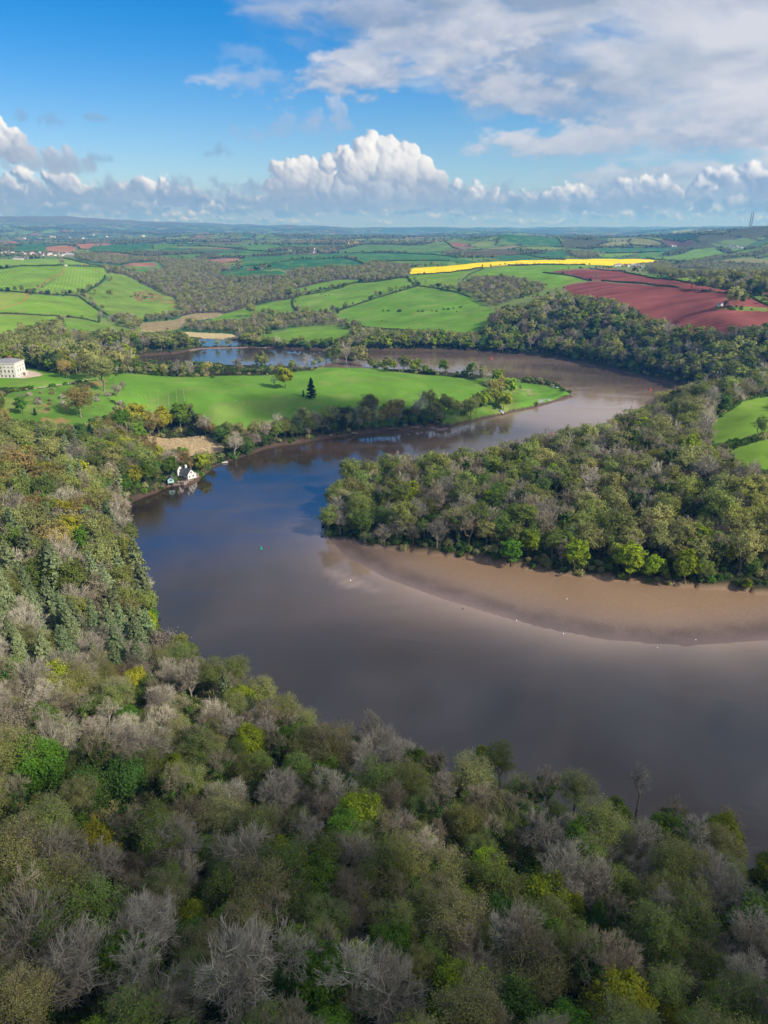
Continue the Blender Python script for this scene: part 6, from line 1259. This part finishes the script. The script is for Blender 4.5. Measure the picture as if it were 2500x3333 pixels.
for i, (s, lab) in enumerate((('4 1413 475', 'pale sheep at the left in the shaded part of the meadow'), ('4 1463 487', 'pale sheep at the right in the shaded part of the meadow'), ('5 470 262', 'pale sheep on the meadow crest by the trees'), ('4 1575 355', 'white sheep on the left skyline part of the meadow'), ('5 620 283', 'sheep at the left of the pair on the meadow top'), ('5 655 288', 'sheep at the right of the pair on the meadow top'))):
    X, Y, _l = fp(s)[0]; beast('sheep', X, Y, MSHEEP, i*1.7, .85, lab, 'sheep on the meadow', 'sheep')
# young trees in guards on the meadow
gi = 0; sap = None; MG = plain('pale_tree_guard', (.33, .30, .16))
rows_ = [(900, 412, 900, 480, 4, 'first'), (950, 420, 950, 512, 5, 'second'), (1008, 425, 1012, 500, 5, 'third'), (1058, 425, 1062, 478, 4, 'fourth'), (1100, 408, 1108, 470, 4, 'rightmost'), (790, 440, 870, 455, 3, 'sloping')]
for (x0, y0, x1, y1, n, w) in rows_:
    for i in range(n):
        X, Y, _l = fp('4 %f %f' % (x0+(x1-x0)*i/(n-1), y0+(y1-y0)*i/(n-1)))[0]; x, y = ground(X, Y); z = float(hgt(x, y))
        lab = 'guarded young tree, %s from the top of the %s meadow row' % (['first', 'second', 'third', 'fourth', 'fifth'][i], w)
        if sap is None:
            sap = root('sapling', x, y, z, 0, lab, 'young tree', 'young trees planted in rows on the meadow'); g = part('tree_guard', [box(-.3, .3, -.3, .3, -.3, 1.3)], MG, sap)
            A = Acc(); A.add(*tubes([(0, 0, 0), (0, 0, 1.4), (0, 0, 1.4), (0, 0, 1.8)], [(0, 0, 1.4), (.4, 0, 2.6), (-.4, .2, 2.5), (.1, .4, 3.0)], np.full(4, .07), np.full(4, .04), 4), 0); st_ = link('stem', A.mesh('stem', (TWG,)), (), parent=sap)
        else:
            o = sap.copy(); COL.objects.link(o); o.location = (x, y, z); o['label'] = lab
            for ch in (g, st_): c = ch.copy(); COL.objects.link(c); c.parent = o
# radio masts
def mast(px, py, topy, label, w=3.2):
    a, b = ground(px, py); Y = 4100.0; d = raydir(px, py); x = d[0]/d[1]*Y; z = CAMZ+d[2]/d[1]*Y; z = min(z, float(hgt(x, Y))) if hgt(x, Y) > z-25 else z
    zc = Y*cos(PIT)-(z-CAMZ)*sin(PIT); zt = z
    while to_px(x, Y, zt)[1] > topy: zt += 1
    Hm = zt-z; A = Acc(); n = 22; P0 = []; P1 = []; c = [(w*cos(t), w*sin(t)) for t in (0, 2.094, 4.189)]
    for i in range(n):
        z0, z1 = Hm*i/n-(4 if i == 0 else 0), Hm*(i+1)/n; s0 = 1-.55*i/n; s1 = 1-.55*(i+1)/n
        for k in range(3):
            u = c[k]; v = c[(k+1) % 3]; P0 += [(u[0]*s0, u[1]*s0, z0), (u[0]*s0, u[1]*s0, z0), (u[0]*s1, u[1]*s1, z1)]; P1 += [(u[0]*s1, u[1]*s1, z1), (v[0]*s1, v[1]*s1, z1), (v[0]*s1, v[1]*s1, z1)]
    A.add(*tubes(P0, P1, np.full(len(P0), .5), np.full(len(P0), .5), 3), 0)
    o = root('radio_mast', x, Y, z, 0, label, 'mast', 'radio masts on the right skyline'); link('lattice', A.mesh('lattice', (MMET,)), (), parent=o); lathe('antenna', [(0, Hm-1), (1.3, Hm), (1.3, Hm+6), (.3, Hm+6), (.3, Hm+12), (0, Hm+12)], MMET, o, 8)
mast(2440, 735, 693, 'left one of the two tall lattice masts on the right skyline'); mast(2446, 735, 691, 'right one of the two tall lattice masts on the right skyline')
mast(2289, 748, 740, 'small lone mast on the skyline left of the tall pair', 1.6)
# villages and farms: small houses
VILL = [
 ('village beyond the striped fields', '1', [(10, 322), (30, 318), (55, 316), (78, 318), (138, 322), (150, 326), (182, 328), (196, 322), (222, 326), (240, 322), (262, 328), (284, 322), (302, 330), (318, 322), (330, 336), (346, 326), (362, 322), (368, 340), (384, 332), (404, 326), (420, 324), (438, 326), (292, 334), (256, 336), (585, 338), (600, 340)], 0),
 ('church village in the middle distance', '2', [(258, 312), (270, 310), (290, 322), (405, 318), (418, 315), (440, 308), (452, 312), (462, 306), (480, 310), (492, 306), (515, 304), (525, 302), (530, 306)], 0),
 ('hamlet beside the yellow field', '3', [(815, 402), (828, 400), (850, 404), (878, 398), (888, 408), (905, 402), (762, 398), (742, 402)], 0),
 ('hamlet in the right valley', '3', [(1125, 400), (1140, 403), (1155, 398), (1175, 404), (1190, 400), (1212, 403), (1235, 402), (1085, 380), (1600, 395), (1612, 400), (1500, 392), (1240, 385)], 0),
 ('hamlet behind the smooth green hill', '3', [(1425, 283), (1440, 280), (1455, 285), (1490, 287), (1500, 290), (1475, 284), (1100, 283), (1085, 280), (512, 318), (555, 345), (1080, 200), (1100, 203)], 0),
 ('far farms beneath the moor', '1', [(790, 245), (500, 236), (520, 240), (310, 225), (330, 228), (150, 235), (860, 222), (1010, 232), (1170, 240), (640, 224), (420, 228), (560, 214)], 0)]
hp = {}
for vn, rg_, L_, _ in VILL:
    L_ = sorted(L_)
    for n, (zx, zy) in enumerate(L_):
        X, Y, _l = fp('%s %f %f' % (rg_, zx, zy))[0]; x, y = ground(X, Y); z = float(hgt(x, y)); tone = (MW, MW, MCR, MW, MST)[n % 5]; v = n % 5
        s = 1.0+.3*(y > 4500)+.8*(y > 7000)
        lab = 'small %s house, %s from the left in the %s' % ({MW: 'white', MCR: 'cream', MST: 'stone grey'}[tone], (ORD+['sixteenth', 'seventeenth', 'eighteenth', 'nineteenth', 'twentieth', 'twenty first', 'twenty second', 'twenty third', 'twenty fourth', 'twenty fifth', 'rightmost'])[n] if n else 'first', vn)
        if v not in hp:
            hp[v] = gable_house('house', x, y, z, 0, 8+v, 12+2*v, 5.2, 8.6, tone, (MSL, MSP, MRT, MSL, MGR)[v], lab, 'house', 'houses of the '+vn); o = hp[v]
        else:
            o = hp[v].copy(); COL.objects.link(o); o['label'] = lab; o['group'] = 'houses of the '+vn; o.location = (x, y, z)
            for ch in hp[v].children:
                c = ch.copy(); COL.objects.link(c); c.parent = o
                for g2 in ch.children: c2 = g2.copy(); COL.objects.link(c2); c2.parent = c
        o.rotation_euler.z = (n*1.7) % 3.1; o.scale = (s, s, s)
def barn(reg, zx, zy, w, d, ze, zr, rz, wm, rm, lab, cat='barn', chim=False, nm='barn'):
    X, Y, _l = fp('%s %f %f' % (reg, zx, zy))[0]; x, y = ground(X, Y); return gable_house(nm, x, y, float(hgt(x, y)), rz, w, d, ze, zr, wm, rm, lab, cat, None, chim, False)
barn('1', 130, 352, 16, 60, 5, 8, 1.5, MGR, MSP, 'long low grey farm shed in front of the left village'); barn('1', 110, 360, 12, 40, 4, 6, 1.6, MCR, MGR, 'lower pale shed below the long farm shed')
barn('1', 420, 332, 18, 42, 6, 9, 1.5, MGR, MGR, 'large pale industrial shed at the right of the left village'); barn('1', 280, 326, 16, 30, 6, 9, 1.3, MGR, MSL, 'grey roofed shed in the middle of the left village')
barn('1', 397, 398, 8, 11, 3.4, 5.4, .3, MW, MSP, 'small white barn beside the lone purple grey tree'); barn('1', 467, 395, 8, 14, 3, 5, 1.4, MGR, MSL, 'small grey barn right of the white one on the hedge'); barn('1', 510, 395, 7, 14, 3, 5, 1.3, MBR, MRT, 'little rusty red shed at the wood end of the hedge')
barn('1', 1502, 424, 8, 22, 3.4, 5.6, 1.5, MBR, MRT, 'red roofed barn on the dark green field'); barn('1', 1570, 415, 7, 9, 3.4, 6, 1.2, MW, MSL, 'little white house beside the red roofed barn', 'house', True, 'house')
barn('3', 1370, 640, 6, 7, 3.6, 5.4, .5, MW, MSL, 'ruined white walled barn beside the tree clump in the red field'); barn('2', 866, 850, 5, 7, 2.6, 4.2, 1.2, MW, MWH, 'small white greenhouse among the trees on the far shore', 'greenhouse', False, 'greenhouse')
barn('3', 278, 389, 5, 6, 2.4, 3.4, .2, MTIM, MTIM, 'tiny dark hut on the near edge of the yellow field'); barn('2', 1468, 238, 8, 10, 4, 6, 1, MW, MSP, 'lone white cottage on the far centre skyline', 'house', False, 'house')
X, Y, _l = fp('2 417 312')[0]; x, y = ground(X, Y); ch = root('church', x, y, float(hgt(x, y)), .2, 'pale church with a square tower in the middle distance village', 'church'); part('tower', [box(-6, 0, -3, 3, -2, 20)], MST, ch); part('nave', [prism_gable(-4.5, 4.5, 3.003, 22, -2, 7, 12)], MST, ch)
for s, lab in (('4 400 368', 'pale stone gate posts beside the lawn track'),):
    X, Y, _l = fp(s)[0]; x, y = ground(X, Y); o = root('gate', x, y, float(hgt(x, y)), 0, lab, 'gate')
    part('post', [box(-2.2, -1.7, -.25, .25, -.3, 1.3)], MST, o); part('post', [box(1.7, 2.2, -.25, .25, -.3, 1.3)], MST, o); part('gate_leaf', [box(-1.65, 1.65, -.05, .05, a, a+.12) for a in (.3, .6, .9)], MWH, o)
# fallen, weathered trees at the water line
def snag(X, Y, rz, s, label):
    x, y = ground(X, Y); r = np.random.RandomState(int(X)); P0 = []; P1 = []; R0 = []; R1 = []
    def br(o, d, l, rr, k):
        e = o+d*l; e[2] = max(e[2], -.1); P0.append(o); P1.append(e); R0.append(rr); R1.append(rr*.6)
        if k:
            for _ in range(3):
                d2 = d+r.normal(size=3)*.55; d2[2] = abs(d2[2])*.6; d2 /= np.linalg.norm(d2); br(o+(e-o)*r.uniform(.45, 1), d2, l*.6, rr*.55, k-1)
    for _ in range(3):
        d = np.array((r.normal()*.6, -1, .25)); d /= np.linalg.norm(d); br(np.array((0, 1., .3)), d, 3.2*s, .24*s, 3)
    A = Acc(); A.add(*tubes(P0, P1, np.array(R0), np.array(R1), 4), 0); o = link('fallen_tree', A.mesh('fallen_tree', (TWG,)), (), label=label, cat='dead tree', group='dead fallen trees at the water line', loc=(x, y, max(.2, float(hgt(x, y))))); o.rotation_euler.z = rz
for s, rz, sc, lab in (('5 890 640', 0, 1.7, 'dead grey fallen crown in the shade under the meadow trees'), ('5 1010 632', .5, 1.3, 'pale dead branches right of the grey fallen crown'), ('5 665 668', -.3, 1.3, 'pale fallen branches on the bank below the meadow'), ('5 500 680', .2, .9, 'brown driftwood tangle at the left foot of the meadow trees'), ('4 975 985', .4, 1.1, 'dead branches in the water left of the boat house'), ('6 400 1512', .2, 1.0, 'dark dead snag leaning onto the sunlit mud'), ('8 440 240', -.5, 1.2, 'pale bare fallen boughs at the left of the spit shore'), ('6 190 1360', -.3, 1.1, 'white dead boughs behind the vivid green shore tree'), ('6 1110 1570', .3, 1.0, 'dark fallen boughs beneath the right shore trees')):
    X, Y, _l = fp(s)[0]; snag(X, Y, rz, sc, lab)
# tufted reeds
def reeds(polyidx, n, h):
    p = FP[polyidx]; r = np.random.RandomState(polyidx); p = np.array(p); P = []
    while len(P) < n:
        a = r.uniform(p[:, 0].min(), p[:, 0].max(), 4000); b = r.uniform(p[:, 1].min(), p[:, 1].max(), 4000); k = inpoly(a, b, p); P += list(zip(a[k], b[k]))
    P = np.array(P[:n]); z = hgt(P[:, 0], P[:, 1]); C = np.c_[P, z+h*.4]; S = r.uniform(.7, 1.2, n)*h; up = np.tile(np.array([[0, -1., .4]]), (n, 1)); V, Fq = cards(C, S, r, up, asp=1.0, bias=.7)
    A = Acc(); c = C.mean(0); A.add(V-c, Fq, 0); link('reeds', A.mesh('reeds', (leaf_mat('dry_reeds', (.50, .42, .25), .3, .3),)), (), kind='stuff', loc=c)
for i, f in enumerate(FIELDS):
    if f[0] == 'reed_bed': reeds(i, 5000 if f[1].startswith('4') else 9000, 1.8)
# ---------------------------------------------------------------- clouds that shade parts of the land (high above, out of the picture)
def cloud(gx, gy, rx, ry, rz, label, zc_=1150, dens=.8, th=120, seed=1, kk=1.0):
    k = (zc_)/SUN_D[2]; x = gx+SUN_D[0]*k; y = gy+SUN_D[1]*k; r = np.random.RandomState(seed); n, m = 56, 20; V = []; Fq = []
    for j in range(m+1):
        for i in range(n):
            a = i/n*2*pi; b = j/m*pi; d = np.array((sin(b)*cos(a), sin(b)*sin(a), cos(b))); f = .72+.56*float(fbm(np.array(d[0]*1.6+seed*3.1+5), np.array(d[1]*1.6+d[2]*.7+9), 4))
            V.append(d*f*np.array((rx*1.15, ry*1.15, th)))
    for j in range(m):
        for i in range(n): Fq.append((j*n+i, (j+1)*n+i, (j+1)*n+(i+1) % n, j*n+(i+1) % n))
    A = Acc(); A.add(np.array(V), np.array(Fq), 0)
    mt, G = newmat('cloud_vapour'); tc = G.node('ShaderNodeTexCoord').outputs['Object']
    s = G.node('ShaderNodeSeparateXYZ', {0: tc}); e = G.m('SQRT', G.m('ADD', G.m('POWER', G.m('DIVIDE', s.outputs[0], rx), 2.0), G.m('POWER', G.m('DIVIDE', s.outputs[1], ry), 2.0)))
    nz = G.noise(tc, 1/(110.0 if kk == 1 else 75.0), 4, .6); al = G.m('MULTIPLY', G.ss(G.m('ADD', G.m('SUBTRACT', 1.0, e), G.m('MULTIPLY', G.m('SUBTRACT', nz, .5), 1.6*kk)), -.15, .55), dens)
    d = G.node('ShaderNodeBsdfDiffuse', {'Color': (.9, .9, .92, 1)}); t = G.node('ShaderNodeBsdfTransparent'); mx = G.node('ShaderNodeMixShader', {0: al}); G.l.new(t.outputs[0], mx.inputs[1]); G.l.new(d.outputs[0], mx.inputs[2]); out(G, mx.outputs[0])
    o = link('cloud', A.mesh('cloud', (mt,)), (), kind='structure', loc=(x, y, zc_)); o.rotation_euler.z = rz
cloud(110, 105, 360, 165, .12, '', dens=.70, th=60, seed=2, kk=2.6)
cloud(90, 262, 260, 60, -.1, '', dens=.5, th=40, seed=9)
cloud(-30, 765, 190, 66, -.05, '', dens=.72, th=20, seed=3)
cloud(-10, 480, 120, 50, .3, '', dens=.28, th=30, seed=4)
cloud(330, 1100, 200, 40, -.3, '', dens=.30, th=30, seed=5)
# ---------------------------------------------------------------- the air
def haze():
    V, Fq = box(-22000, 24000, -400, 27500, -6, 640); A = Acc(); A.add(V, Fq, 0)
    m, G = newmat('air'); v = G.node('ShaderNodeVolumePrincipled', {'Color': (.12, .42, 1.0, 1), 'Density': 8e-5, 'Anisotropy': .2, 'Absorption Color': (.8, .8, .8, 1)}); o = G.n.new('ShaderNodeOutputMaterial'); G.l.new(v.outputs[0], o.inputs['Volume'])
    link('haze', A.mesh('haze', (m,)), (), kind='stuff')
haze()
SC.cycles.volume_bounces = 1; SC.cycles.transparent_max_bounces = 10; SC.cycles.max_bounces = 5; SC.cycles.diffuse_bounces = 2; SC.cycles.glossy_bounces = 2; SC.cycles.transmission_bounces = 2
